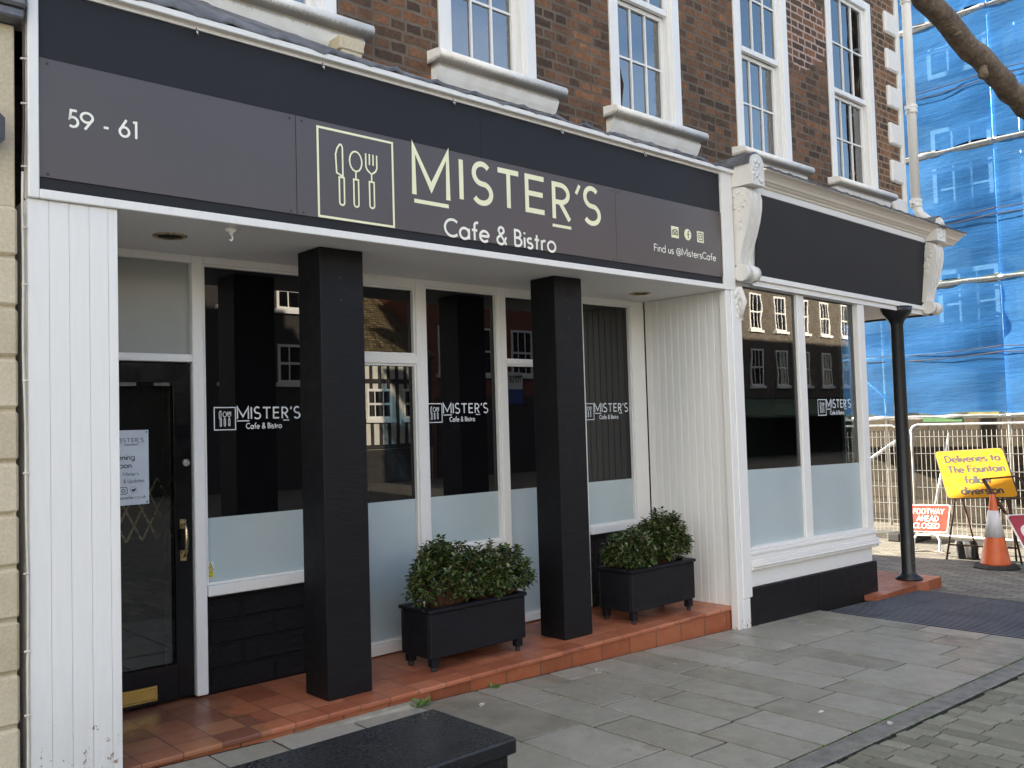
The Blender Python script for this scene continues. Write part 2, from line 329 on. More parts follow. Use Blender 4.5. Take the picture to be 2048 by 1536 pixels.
# ------------------------------------------------------------------ mesh helpers
WL = {}
class MB:
    """collects shapes and links them as ONE mesh object"""
    def __init__(s): s.bm = bmesh.new(); s.mi = 0
    def _tag(s, faces):
        for f in faces: f.material_index = s.mi
    def box(s, x0, x1, y0, y1, z0, z1, bev=0., seg=1):
        b = bmesh.new(); bmesh.ops.create_cube(b, size=1)
        for v in b.verts: v.co = Vector((x0+(v.co.x+.5)*(x1-x0), y0+(v.co.y+.5)*(y1-y0), z0+(v.co.z+.5)*(z1-z0)))
        if bev: bmesh.ops.bevel(b, geom=b.edges[:], offset=bev, segments=seg, affect='EDGES', profile=.5)
        s.join(b); return s
    def join(s, b, mat=None):
        vm = {}
        for v in b.verts: vm[v] = s.bm.verts.new(mat @ v.co if mat else v.co)
        for f in b.faces:
            try:
                g = s.bm.faces.new([vm[v] for v in f.verts]); g.material_index = s.mi; g.smooth = f.smooth
            except ValueError: pass
        b.free()
    def face(s, pts, smooth=False):
        f = s.bm.faces.new([s.bm.verts.new(Vector(p)) for p in pts]); f.material_index = s.mi; f.smooth = smooth; return f
    def tube(s, pts, r, seg=8, cap=True):
        pts = [Vector(p) for p in pts]; rs = r if isinstance(r, (list, tuple)) else [r]*len(pts)
        rings = []; prev = None
        for i, p in enumerate(pts):
            t = (pts[min(i+1, len(pts)-1)]-pts[max(i-1, 0)]).normalized()
            if prev is None:
                a = Vector((0, 0, 1)) if abs(t.z) < .9 else Vector((1, 0, 0)); u = t.cross(a).normalized()
            else: u = (prev-t*prev.dot(t)).normalized()
            prev = u; w = t.cross(u)
            rings.append([s.bm.verts.new(p+(u*math.cos(2*math.pi*k/seg)+w*math.sin(2*math.pi*k/seg))*rs[i]) for k in range(seg)])
        for a, b in zip(rings, rings[1:]):
            for k in range(seg):
                f = s.bm.faces.new((a[k], a[(k+1) % seg], b[(k+1) % seg], b[k])); f.smooth = seg > 5; f.material_index = s.mi
        if cap:
            for q in (rings[0][::-1], rings[-1]): s.bm.faces.new(q).material_index = s.mi
        return s
    def lathe(s, prof, cx, cy, seg=24, smooth=True):
        rings = [[s.bm.verts.new((cx+r*math.cos(2*math.pi*k/seg), cy+r*math.sin(2*math.pi*k/seg), z)) for k in range(seg)] for r, z in prof]
        for a, b in zip(rings, rings[1:]):
            for k in range(seg):
                f = s.bm.faces.new((a[k], a[(k+1) % seg], b[(k+1) % seg], b[k])); f.smooth = smooth; f.material_index = s.mi
        s.bm.faces.new(rings[0][::-1]).material_index = s.mi; s.bm.faces.new(rings[-1]).material_index = s.mi
        return s
    def prism_x(s, prof, x0, x1, smooth=False):
        """profile of (y, z) points swept along x"""
        a = [s.bm.verts.new((x0, y, z)) for y, z in prof]; b = [s.bm.verts.new((x1, y, z)) for y, z in prof]
        k = len(prof)
        for i in range(k):
            f = s.bm.faces.new((a[i], a[(i+1) % k], b[(i+1) % k], b[i])); f.smooth = smooth; f.material_index = s.mi
        s.bm.faces.new(a[::-1]).material_index = s.mi; s.bm.faces.new(b).material_index = s.mi
        return s
    def prism_y(s, prof, y0, y1):
        a = [s.bm.verts.new((x, y0, z)) for x, z in prof]; b = [s.bm.verts.new((x, y1, z)) for x, z in prof]
        k = len(prof)
        for i in range(k): s.bm.faces.new((a[i], a[(i+1) % k], b[(i+1) % k], b[i])).material_index = s.mi
        s.bm.faces.new(a[::-1]).material_index = s.mi; s.bm.faces.new(b).material_index = s.mi
        return s
    def ball(s, c, r, sub=2, sc=(1, 1, 1)):
        b = bmesh.new(); bmesh.ops.create_icosphere(b, subdivisions=sub, radius=1)
        for f in b.faces: f.smooth = True
        s.join(b, Matrix.Translation(Vector(c)) @ Matrix.Diagonal((r*sc[0], r*sc[1], r*sc[2], 1))); return s
    def ribbon(s, pts, w, place, d=0., closed=False):
        """flat lettering stroke: pts in 2-D, place(u, v, depth) gives 3-D"""
        P = [Vector((p[0], p[1])) for p in pts]; L = []; k = len(P)
        for i, p in enumerate(P):
            a = P[i-1] if (i or closed) else None; c = P[(i+1) % k] if (i < k-1 or closed) else None
            d1 = (p-a).normalized() if a is not None else None; d2 = (c-p).normalized() if c is not None else None
            if d1 is None: d1 = d2
            if d2 is None: d2 = d1
            n1 = Vector((-d1.y, d1.x)); n2 = Vector((-d2.y, d2.x)); m = n1+n2
            m = n1 if m.length < 1e-6 else m.normalized()
            q = min(2.6, 1/max(.2, m.dot(n1)))
            L.append((p+m*w*.5*q, p-m*w*.5*q))
        vs = [(s.bm.verts.new(place(a.x, a.y, d)), s.bm.verts.new(place(b.x, b.y, d))) for a, b in L]
        R_ = range(k if closed else k-1)
        for i in R_:
            (a, b), (c, e) = vs[i], vs[(i+1) % k]
            s.bm.faces.new((a, b, e, c)).material_index = s.mi
        return s
    def poly(s, pts, place, d=0.):
        s.bm.faces.new([s.bm.verts.new(place(u, v, d)) for u, v in pts]).material_index = s.mi; return s
    def build(s, name, mats, parent=None, recalc=True, smooth_angle=None):
        if recalc: bmesh.ops.recalc_face_normals(s.bm, faces=s.bm.faces[:])
        off = WL.get(parent, Vector((0, 0, 0)))
        for v in s.bm.verts: v.co -= off
        me = bpy.data.meshes.new(name); s.bm.to_mesh(me); s.bm.free()
        for m in (mats if isinstance(mats, (list, tuple)) else [mats]): me.materials.append(MT[m] if isinstance(m, str) else m)
        o = bpy.data.objects.new(name, me); col.objects.link(o)
        if parent: o.parent = parent
        WL[o] = off
        return o

def tag(o, label=None, cat=None, group=None, kind=None):
    if label: o['label'] = label
    if cat: o['category'] = cat
    if group: o['group'] = group
    if kind: o['kind'] = kind
    return o
def thing(name, loc, label, cat, group=None):
    o = bpy.data.objects.new(name, None); o.empty_display_size = .2; col.objects.link(o); o.location = loc; WL[o] = Vector(loc)
    return tag(o, label, cat, group)
def copy_tree(o, parent=None):
    c = o.copy(); col.objects.link(c); c.parent = parent
    for ch in [k for k in o.children]: copy_tree(ch, c)
    return c
def gz(x): return -.003-.032*min(max(x, 0), 14)

# ------------------------------------------------------------------ lettering (stroke font)
def A(cx, cy, rx, ry, a0, a1, n=14): return [(cx+rx*math.cos(R(a0+(a1-a0)*i/n)), cy+ry*math.sin(R(a0+(a1-a0)*i/n))) for i in range(n+1)]
def ring(cx, cy, rx, ry, n=22): return A(cx, cy, rx, ry, 0, 360*(n-1)/n, n-1)
o_ = ('c', ring(.28, .3, .28, .3))
GL = {
 'M': (.94, [[(0, 0), (0, 1), (.47, .2), (.94, 1), (.94, 0)]]), 'I': (.04, [[(.02, 0), (.02, 1)]]),
 'S': (.52, [A(.26, .745, .24, .255, 38, 270)+A(.26, .25, .27, .25, 84, -148)[1:]]),
 'T': (.68, [[(0, .95), (.68, .95)], [(.34, .95), (.34, 0)]]),
 'E': (.54, [[(.54, .95), (.04, .95), (.04, .05), (.54, .05)], [(.04, .51), (.5, .51)]]),
 'R': (.56, [[(.04, 0), (.04, .95), (.24, .95)]+A(.26, .71, .26, .24, 88, -90)+[(.10, .47)], [(.24, .47), (.55, 0)]]),
 "'": (.1, [[(.09, 1.02), (.02, .78)]]),
 'C': (.74, [A(.44, .5, .44, .46, 46, 314, 20)]),
 'B': (.52, [[(.04, 0.05), (.04, .95), (.22, .95)]+A(.22, .735, .2, .215, 88, -90)+[(.10, .52)], [(.22, .52)]+A(.24, .285, .25, .235, 88, -90)+[(.04, .05)]]),
 'F': (.5, [[(.5, .95), (.04, .95), (.04, 0)], [(.04, .52), (.45, .52)]]),
 'D': (.72, [('c', [(.04, .05), (.04, .95), (.25, .95)]+A(.27, .5, .41, .45, 88, -88)+[(.25, .05)])]),
 'O': (.9, [('c', ring(.45, .5, .42, .46))]), 'W': (1.1, [[(0, 1), (.28, .05), (.55, .95), (.82, .05), (1.1, 1)]]),
 'A': (.76, [[(0, 0), (.38, .98), (.76, 0)], [(.14, .32), (.62, .32)]]), 'Y': (.66, [[(0, 1), (.33, .5), (.66, 1)], [(.33, .5), (.33, 0)]]),
 'H': (.66, [[(.04, 0), (.04, 1)], [(.62, 0), (.62, 1)], [(.04, .52), (.62, .52)]]), 'L': (.48, [[(.04, 1), (.04, .05), (.48, .05)]]),
 'U': (.62, [[(.04, 1), (.04, .32)]+A(.31, .32, .27, .28, 180, 360)+[(.58, 1)]]),
 'P': (.54, [[(.04, 0), (.04, .95), (.24, .95)]+A(.26, .71, .26, .24, 88, -90)+[(.10, .47)]]),
 '5': (.52, [[(.46, .95), (.14, .95), (.08, .52)]+A(.24, .31, .27, .27, 118, -130)]),
 '9': (.58, [('c', ring(.29, .68, .25, .27)), [(.53, .62), (.2, 0)]]), '6': (.58, [('c', ring(.29, .29, .25, .27)), [(.05, .36), (.4, 1)]]),
 '1': (.2, [[(0, .93), (.16, .95), (.16, 0)]]), '-': (.24, [[(0, .32), (.24, .32)]]),
 'a': (.58, [o_, [(.56, .6), (.56, 0)]]), 'e': (.56, [[(.04, .31), (.57, .31)], A(.28, .3, .28, .3, 2, 318, 18)]),
 'f': (.36, [A(.35, .84, .18, .17, 70, 180, 8)+[(.17, 0)], [(0, .57), (.34, .57)]]), 'i': (.05, [[(.025, 0), (.025, .6)], [(.025, .8), (.025, .9)]]),
 's': (.36, [A(.18, .45, .16, .145, 40, 262, 10)+A(.18, .155, .18, .15, 84, -150, 10)[1:]]),
 't': (.32, [[(.15, .86), (.15, 0)], [(0, .57), (.32, .57)]]), 'r': (.3, [[(.03, 0), (.03, .6)], [(.03, .34)]+A(.22, .36, .19, .22, 170, 65, 6)]),
 'o': (.56, [o_]), 'n': (.46, [[(.03, 0), (.03, .6)], [(.03, .34)]+A(.23, .36, .2, .23, 175, 0, 10)+[(.43, 0)]]),
 'm': (.78, [[(.03, 0), (.03, .6)], [(.03, .36)]+A(.21, .38, .18, .21, 175, 0, 8)+[(.39, 0)], [(.39, .36)]+A(.57, .38, .18, .21, 175, 0, 8)+[(.75, 0)]]),
 'd': (.58, [o_, [(.56, 1.05), (.56, 0)]]), 'u': (.46, [[(.03, .6), (.03, .24)]+A(.23, .24, .2, .23, 180, 360, 10)+[(.43, .6)], [(.43, .24), (.43, 0)]]),
 'l': (.05, [[(.025, 0), (.025, 1.05)]]), 'v': (.46, [[(0, .6), (.23, .02), (.46, .6)]]), 'w': (.74, [[(0, .6), (.19, .03), (.37, .56), (.55, .03), (.74, .6)]]),
 'c': (.48, [A(.28, .3, .28, .29, 48, 312, 14)]), 'k': (.42, [[(.03, 0), (.03, 1.05)], [(.4, .6), (.04, .27)], [(.14, .36), (.42, 0)]]),
 'p': (.58, [o_, [(.02, .6), (.02, -.32)]]), 'g': (.58, [o_, [(.56, .6), (.56, -.08)]+A(.3, -.08, .26, .22, 0, -150, 8)]),
 'h': (.46, [[(.03, 0), (.03, 1.05)], [(.03, .34)]+A(.23, .36, .2, .23, 175, 0, 10)+[(.43, 0)]]), '.': (.06, [[(.03, 0), (.03, .1)]]),
 '&': (.66, [[(.64, .0), (.16, .68)], A(.3, .78, .17, .2, 205, -20, 10)+[(.14, .42)]+A(.27, .23, .24, .23, 125, 330, 12)+[(.62, .44)]]),
 '@': (.95, [('c', ring(.46, .36, .17, .2, 16)), [(.64, .56), (.64, .22)]+A(.78, .24, .14, .13, 200, 340, 6)+A(.48, .38, .45, .5, 5, 300, 20)]),
 'N': (.68, [[(.04, 0), (.04, 1), (.64, 0), (.64, 1)]]),
}
def text(mb, s, u0, v0, h, w, place, width=None, gap=.16, space=.36, sd=0.):
    """draws s from u0 at baseline v0, cap height h; stretched to width when given"""
    tot = sum((GL[c][0]+gap) if c != ' ' else space for c in s)-gap
    sx = (width/tot) if width else h
    u = u0; k = 0
    for c in s:
        if c == ' ': u += space*sx; continue
        adv, strokes = GL[c]
        for st in strokes:
            cl = isinstance(st, tuple); pts = st[1] if cl else st
            mb.ribbon([(u+p[0]*sx, v0+p[1]*h) for p in pts], w, place, sd+.00025*(k % 5), cl); k += 1
        u += (adv+gap)*sx
    return u
def on_front(y): return lambda u, v, d: (u, y-d, v)      # on a plane that faces -y
def on_back(y): return lambda u, v, d: (u, y+d, v)
def emblem(mb, x0, z0, size, w, place, box=True, bw=None):
    f = lambda p: (x0+p[0]*size, z0+(1-p[1])*size)
    if box: mb.ribbon([f(p) for p in ((0, 0), (1, 0), (1, 1), (0, 1))], bw or w*1.3, place, .0, True)
    L = lambda pts, c=False, d=.0006: mb.ribbon([f(p) for p in pts], w, place, d, c)
    L([(.315, .51), (.235, .48), (.225, .27), (.245, .2), (.28, .15), (.30, .15), (.315, .18)], True)
    def handle(cx, t, b): L([(cx-.032, t), (cx+.032, t)]+[(cx+.032*math.cos(R(a)), b-.03+.032*math.sin(R(a))) for a in (0, 40, 90, 140, 180)], True, .0009)
    handle(.298, .525, .84); handle(.488, .52, .835); handle(.70, .515, .82)
    L([(.488+.082*math.cos(R(a)), .31+.115*math.sin(R(a))) for a in range(0, 360, 20)], True, .0011); L([(.488, .425), (.488, .52)])
    L([(.625, .19), (.625, .345), (.645, .385), (.70, .425), (.755, .385), (.775, .345), (.775, .19)]); L([(.675, .19), (.675, .32)]); L([(.725, .19), (.725, .32)]); L([(.70, .425), (.70, .515)], False, .001)
def window_logo(parent, x0, z0, sc, y, name='window_lettering'):
    mb = MB(); pl = on_front(y); s_ = .135*sc
    emblem(mb, x0, z0, s_, .0042*sc, pl, True, .006*sc)
    text(mb, "MISTER'S", x0+.148*sc, z0+.064*sc, .072*sc, .0095*sc, pl, width=.425*sc, gap=.24)
    mb.ribbon([(x0+.146*sc, z0+.052*sc), (x0+.226*sc, z0+.052*sc)], .0065*sc, pl)
    mb.ribbon([(x0+.456*sc, z0+.052*sc), (x0+.498*sc, z0+.052*sc)], .0065*sc, pl)
    text(mb, 'Cafe & Bistro', x0+.205*sc, z0+.003*sc, .034*sc, .0058*sc, pl, width=.238*sc)
    return mb.build(name, 'white_vinyl', parent, recalc=False)

# ================================================================== THE SETTING
def sheet_grid(name, xs, ys, mat, dz=0., kind='structure'):
    mb = MB(); V = [[mb.bm.verts.new((x, y, gz(x)+dz)) for y in ys] for x in xs]
    for i in range(len(xs)-1):
        for j in range(len(ys)-1): mb.bm.faces.new((V[i][j], V[i+1][j], V[i+1][j+1], V[i][j+1]))
    return tag(mb.build(name, mat), kind=kind)
sheet_grid('ground', [-300, -20, 0, 4, 8, 11, 14, 40, 300], [-300, -30, -8, 0, 8, 30, 300], 'ground')
sheet_grid('pavement_bed', [-6, 0, 3, 6, 7.625], [-1.929, .16], 'bed', .0185)
sheet_grid('road_bed', [2.4, 4, 6, 9.5], [-4.4, -2.07], 'bed', .010)

# flagstones, laid in courses that run away from the shop
mb = MB(); x = -3.0; rnd = random.Random(11)
fixed = [3.62, 3.93, 4.24, 4.55, 4.87, 5.2, 5.52, 5.9, 6.22, 6.62, 7.0, 7.35, 7.62]
xs = [-3.0]
while xs[-1] < 3.2: xs.append(xs[-1]+rnd.uniform(.32, .5))
xs = xs[:-1]+fixed
def slab(mb, x0, x1, y0, y1, h, rnd, bev=.006, jit=.004):
    j = lambda: rnd.uniform(-jit, jit)
    t = h+rnd.uniform(-.0015, .0015)
    c = [(x0+j(), y0+j()), (x1+j(), y0+j()), (x1+j(), y1+j()), (x0+j(), y1+j())]
    cx, cy = (x0+x1)/2, (y0+y1)/2
    def sh(p, d): return (p[0]+(d if p[0] < cx else -d), p[1]+(d if p[1] < cy else -d))
    top = [mb.bm.verts.new((*sh(p, bev), gz(p[0])+t)) for p in c]; mid = [mb.bm.verts.new((*p, gz(p[0])+t-bev*.8)) for p in c]; bot = [mb.bm.verts.new((*p, gz(p[0])+.001)) for p in c]
    mb.bm.faces.new(top)
    for a, b in ((top, mid), (mid, bot)):
        for k in range(4): mb.bm.faces.new((a[k], b[k], b[(k+1) % 4], a[(k+1) % 4]))
for a, b in zip(xs, xs[1:]):
    y = -1.925
    first = True
    while y < .04:
        l = rnd.uniform(.42, 1.0)*(.7 if first else 1); first = False
        y1 = min(.052, y+l)
        if .052-y1 < .22: y1 = .052
        slab(mb, a+.008, b-.008, y+.008, y1-.007, .026, rnd, .003)
        y = y1
tag(mb.build('flagstone_pavement', 'flag'), kind='structure')
# a course of narrower slabs between pavement ribs and shop, beyond the ribbed paving
mb = MB()
for k in range(31):
    x0 = 7.63+k*.055
    xa, xb = x0, x0+.0548
    g0 = gz(x0)
    for (a, b, h) in ((xa, xa+.034, .028), (xa+.034, xb, .014)):
        z = g0+h; mb.mi = 0 if h > .02 else 1  # groove floors coloured near-black to make the ribs show
        for q in range(9):
            ya, yb = -3.6+.39*q, -3.6+.39*(q+1)-(.004 if h > .02 else 0)
            mb.face([(a, ya, z), (b, ya, z), (b, yb, z), (a, yb, z)])
    for xq in (xa+.034, xb): mb.face([(xq, -3.6, g0+.028), (xq, -.09, g0+.028), (xq, -.09, g0+.014), (xq, -3.6, g0+.014)])
tag(mb.build('ribbed_paving', ['ribbed', 'bed']), kind='structure')
# setts of the carriageway
mb = MB(); rnd = random.Random(5); x = 2.6
while x < 9.5:
    w = rnd.uniform(.098, .112); y = -2.075-rnd.uniform(0, .02)
    y0 = y-rnd.uniform(.06, .2)
    while y > -4.2:
        slab(mb, x+.0055, x+w-.0055, y0+.0045, y-.0045, .020, rnd, .004, .002)
        y = y0; y0 = y-rnd.uniform(.17, .23)
    x += w
tag(mb.build('sett_carriageway', 'sett'), kind='structure')

# drain channel between pavement and setts
dr = thing('drain_channel', (5.5, -2.0, gz(5.5)), 'narrow slotted iron drain channel along the edge of the flagstones', 'drain')
mb = MB()
for k in range(13):
    xa = 2.4+k*.5
    for (y0, y1) in ((-1.945, -1.93), (-2.068, -2.052)):
        z = gz(xa)+.02; z1 = gz(xa+.5)+.02
        mb.face([(xa, y0, z), (xa+.496, y0, z1), (xa+.496, y1, z1), (xa, y1, z)])
mb.build('edge_rail', 'grate', dr)
mb = MB()
for k in range(330):
    xa = 2.4+k*.0195; z = gz(xa)+.019
    mb.box(xa, xa+.011, -2.0515, -1.9455, z-.012, z)
gb = mb.build('grating', 'grate', dr)

# ================================================================== THE SHOP BUILDING
B = thing('shop_building', (5.8, .3, -.2), 'brown brick building with white sash windows over a black and white shopfront', 'building')
WX = [(1.95, 2.89), (3.66, 4.55), (5.36, 6.26), (7.08, 8.0), (8.78, 9.78)]
Z0, Z1, ZT = 3.97, 6.1, 12.6
mb = MB(); yA, yB = .3, .62
edges = [1.09]+[v for w in WX for v in w]+[10.42]
for i in range(0, len(edges), 2):
    mb.box(edges[i], edges[i+1], yA, yB, 3.45, ZT)
for a, b in WX:
    mb.box(a, b, yA, yB, 3.45, Z0); mb.box(a, b, yA, yB, Z1, ZT)
mb.build('brick_wall', 'brick', B)
mb = MB(); mb.box(1.09, 10.42, 1.95, 9.6, -.3, ZT-.01); mb.box(1.09, 8.65, 1.75, 1.94, -.3, 3.4)
mb.box(1.09, 10.42, .63, 1.94, 3.46, 3.6)
mb.box(1.09, 1.40, .63, 1.74, -.3, 3.4)
mb.build('rear_block', 'brick_opp', B)
mb = MB(); mb.box(1.3, 10.4, .64, .66, 3.62, 7.5); mb.build('upper_room', 'room', B)

# upper sash windows: one built, four copies
def sash_window(x0, w, zb, h):
    fr = MB(); y = .285
    fr.box(x0, x0+.10, y, y+.12, zb, zb+h, .004); fr.box(x0+w-.10, x0+w, y, y+.12, zb, zb+h, .004); fr.box(x0+.1, x0+w-.1, y, y+.12, zb+h-.09, zb+h, .004)
    fr.box(x0+.10, x0+.125, y+.03, y+.118, zb, zb+h-.09); fr.box(x0+w-.125, x0+w-.10, y+.03, y+.118, zb, zb+h-.09)
    a, b = x0+.125, x0+w-.125; mid = zb+.98
    for lo, hi, yy, bot in ((mid-.02, zb+h-.09, y+.035, .05), (zb, mid-.021, y+.082, .075)):
        fr.box(a, b, yy, yy+.04, lo, lo+bot, .003)
        fr.box(a, a+.035, yy, yy+.04, lo+bot, hi); fr.box(b-.035, b, yy, yy+.04, lo+bot, hi); fr.box(a+.035, b-.035, yy, yy+.04, hi-.035, hi)
        ww = (b-a-.07)/3
        for k in (1, 2): fr.box(a+.035+ww*k-.008, a+.035+ww*k+.008, yy+.005, yy+.036, lo+bot, hi-.035)
        m = (lo+bot+hi-.035)/2
        for k in range(3): fr.box(a+.035+ww*k+(.008 if k else 0), a+.035+ww*(k+1)-(.008 if k < 2 else 0), yy+.007, yy+.034, m-.008, m+.008)
    f = fr.build('sash_window', 'white', B)
    g = MB()
    for lo, hi, yy in ((mid+.03, zb+h-.125, y+.055), (zb+.07, mid-.05, y+.102)):
        g.face([(a+.03, yy, lo), (b-.03, yy, lo), (b-.03, yy, hi), (a+.03, yy, hi)])
    g.build('pane', 'glass', f, recalc=False)
    s = MB()
    prof = [(.31, zb-.002), (.20, zb-.012), (.165, zb-.022), (.152, zb-.045), (.157, zb-.068), (.175, zb-.082), (.225, zb-.088), (.225, zb-.1), (.215, zb-.112), (.24, zb-.165), (.262, zb-.2), (.31, zb-.2)]
    s.prism_x(prof[:7]+[(.31, zb-.088)], x0-.10, x0+w+.18, True)
    s.prism_x([(.31, zb-.0885)]+prof[6:], x0-.07, x0+w+.15)
    s.build('sill', 'white_grime', f)
    return f
for i, (a, b) in enumerate(WX):
    f = sash_window(a+.005, b-a-.01, Z0+.005, Z1-Z0-.01)
    c = MB()
    rr = random.Random(i)
    for side in ((0,) if i % 2 else (1,)):
        x0 = a+.12 if side == 0 else b-.28
        k = 7; w = .15
        for q in range(k): c.face([(x0+w*q/k, .47+.025*(q % 2), Z0+.05), (x0+w*(q+1)/k, .47+.025*((q+1) % 2), Z0+.05), (x0+w*(q+1)/k, .47+.025*((q+1) % 2), Z1-.05), (x0+w*q/k, .47+.025*(q % 2), Z1-.05)])
    c.build('curtain', 'curtain', f, recalc=False)

# white quoins and the downpipe at the corner
mb = MB()
for k in range(9):
    z = 3.72+k*.43; mb.box(10.10, 10.37, .262, .40, z, z+.255, .02)
mb.box(10.371, 10.455, .272, .42, 3.62, 7.6, .01)
mb.build('quoin', 'white_stone', B)
mb = MB(); px = 10.545
mb.tube([(px, .22, 7.8), (px, .22, 3.93)], .052, 14)
mb.tube([(px, .22, 3.9301), (px+.01, .19, 3.82), (px+.08, .12, 3.74), (px+.1, .1, 3.7)], .052, 14)
for z in (3.95, 5.05, 6.35): mb.lathe([(.056, z-.05), (.066, z-.045), (.066, z-.02), (.058, z), (.07, z+.02), (.07, z+.04), (.055, z+.045)], px, .22, 16); mb.box(px-.13, px-.06, .2, .24, z-.02, z+.02)
mb.build('downpipe', 'white_stone', B)

# lead flashing over the fascia
mb = MB(); k = 90; rr = random.Random(3); Vr = []
for i in range(k+1):
    xx = 1.10+i*(6.47-1.10)/k
    lift = .20*max(0, 1-(xx-1.1)/3.0)+.04
    wv = .015*math.sin(xx*19)+.010*math.sin(xx*43+1)+rr.uniform(-.004, .004)
    Vr.append([mb.bm.verts.new(p) for p in ((xx, -.045, 3.598+wv*.6), (xx, -.058, 3.612+wv), (xx, .02, 3.632+lift*.25), (xx, .18, 3.65+lift*.8), (xx, .294, 3.665+lift+abs(wv)))])
for a, b in zip(Vr, Vr[1:]):
    for j in range(4): mb.bm.faces.new((a[j], b[j], b[j+1], a[j+1])).smooth = True
mb.build('lead_flashing', 'lead', B)
mb = MB(); mb.box(2.80, 2.965, .12, .299, 3.74, 3.82, .006); mb.box(2.815, 2.95, .13, .298, 3.69, 3.7395)
mb.build('stone_stub', 'ashlar', B)

# the recessed shopfront: ceiling, side walls, step
sf = MB(); sf.box(1.41, 6.52, .004, 1.74, 2.592, 2.64); sf = sf.build('soffit', 'soffit', B)
for (cx, cy) in ((1.92, .44), (5.895, .52)):
    mb = MB(); mb.lathe([(.075, 2.5915), (.088, 2.5915), (.088, 2.586), (.07, 2.584), (.066, 2.5905)], cx, cy, 28)
    mb.mi = 1; mb.lathe([(.02, 2.5895), (.066, 2.5898)], cx, cy, 28); mb.build('downlight', ['brass_old', 'room'], sf)
mb = MB(); mb.lathe([(.02, 2.591), (.03, 2.5915), (.03, 2.575), (.012, 2.57), (.012, 2.555)], 2.1, .09, 14)
mb.tube([(2.1, .09, 2.556), (2.108, .09, 2.54), (2.1, .09, 2.525), (2.09, .09, 2.532)], .005, 6); mb.build('ceiling_hook', 'white', sf)

mb = MB(); bx = [1.113, 1.201, 1.285, 1.371, 1.454, 1.497]
for a, b in zip(bx, bx[1:]): mb.box(a+.0006, b-.0006, .0, .05, -.12, 2.588, .002)
mb.box(1.113, 1.497, .051, .9, -.12, 2.586)
mb.build('boarded_pier', 'white_dirty', B)
mb = MB(); k = 11
for i in range(k):
    a = .062+i*(.875-.062)/k; b = .062+(i+1)*(.875-.062)/k
    mb.box(6.372, 6.42, a+.0012, b-.0012, -.02, 2.591, .005)
mb.build('boarded_side_wall', 'white', B)
mb = MB(); mb.box(6.345, 6.415, -.012, .06, -.22, 2.59, .006); mb.box(6.416, 6.548, -.02, .06, .055, 2.59, .006); mb.box(6.416, 6.52, -.014, .06, -.22, .054, .006)
mb.build('corner_pier', 'white_post', B)
mb = MB()                                                # worn carving at the head of the pier
rr = random.Random(4)
for i in range(18):
    t = i/17; mb.ball((6.50+.035*math.sin(i*2.4)+.03*t, -.022, 2.59-.24*t), .03*(1-.45*t), 2, (.75, .55, 1.25))
mb.tube([(6.52, -.02, 2.62), (6.55, -.05, 2.5), (6.53, -.025, 2.36)], [.03, .025, .012], 10)
mb.build('carved_bracket', 'white_stone', B)

for (xa, xb) in ((3.116*.87, 3.457*.87), (5.308*.87, 5.634*.87)):
    mb = MB(); mb.box(xa, xb, .252, .502, .0015, 2.5915, .006, 2)
    mb.mi = 1
    for z in (2.42, 2.29): mb.tube([((xa+xb)/2-.01, .2515, z), ((xa+xb)/2-.01, .25, z)], .008, 8)
    mb.build('pillar', ['black_pillar', 'screw'], B)

st = MB(); st.box(1.498, 6.371, .075, 1.0, -.3, -.0305)
st.mi = 0
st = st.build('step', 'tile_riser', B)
mb = MB(); mb.box(1.498, 6.3715, .057, 1.001, -.03, 0, .008, 2); mb.build('tread', 'tile', st)
mb = MB(); mb.prism_x([(.0745, -.055), (.03, -.06), (-.03, -.11), (-.03, -.2), (.0745, -.2)], 1.5, 3.2); mb.build('cement_fillet', 'concrete', st)

# joinery of the recess
mb = MB(); yf, yk = .88, .96
for a, b in ((2.222, 2.292), (3.30, 3.375), (3.852, 3.94), (4.632, 4.708), (5.36, 5.44), (5.50, 5.58), (6.195, 6.371)): mb.box(a, b, yf, yk, .012, 2.591, .005)
mb.box(1.41, 2.2215, yf+.01, yk, 2.545, 2.5905); mb.box(2.2925, 3.2995, yf+.004, yk, 2.548, 2.5905); mb.box(3.3755, 3.8515, yf+.004, yk, 2.52, 2.5905); mb.box(3.9405, 4.6315, yf+.004, yk, 2.545, 2.5905)
mb.box(4.7085, 5.3595, yf+.004, yk, 2.54, 2.5905); mb.box(5.5805, 6.1945, yf+.004, yk, 2.548, 2.5905); mb.box(5.4405, 5.4995, yf+.004, yk, .0, 2.5905)
mb.box(1.41, 2.2215, yf-.004, yk, 1.955, 2.0, .004)
mb.box(3.3755, 3.8515, yf, yk, 1.9805, 2.0445, .004); mb.box(4.7085, 5.3595, yf, yk, 2.0005, 2.0295); mb.box(3.3755, 3.8515, yf, yk, .012, .0845); mb.box(4.7085, 5.3595, yf, yk, .012, .0595)
mb.build('joinery_frame', 'white', B)
for (a, b, c) in ((2.292, 3.30, 2.548), (3.375, 3.852, 2.52), (3.94, 4.632, 2.545), (4.708, 5.36, 2.54), (5.58, 6.195, 2.548)):
    pass
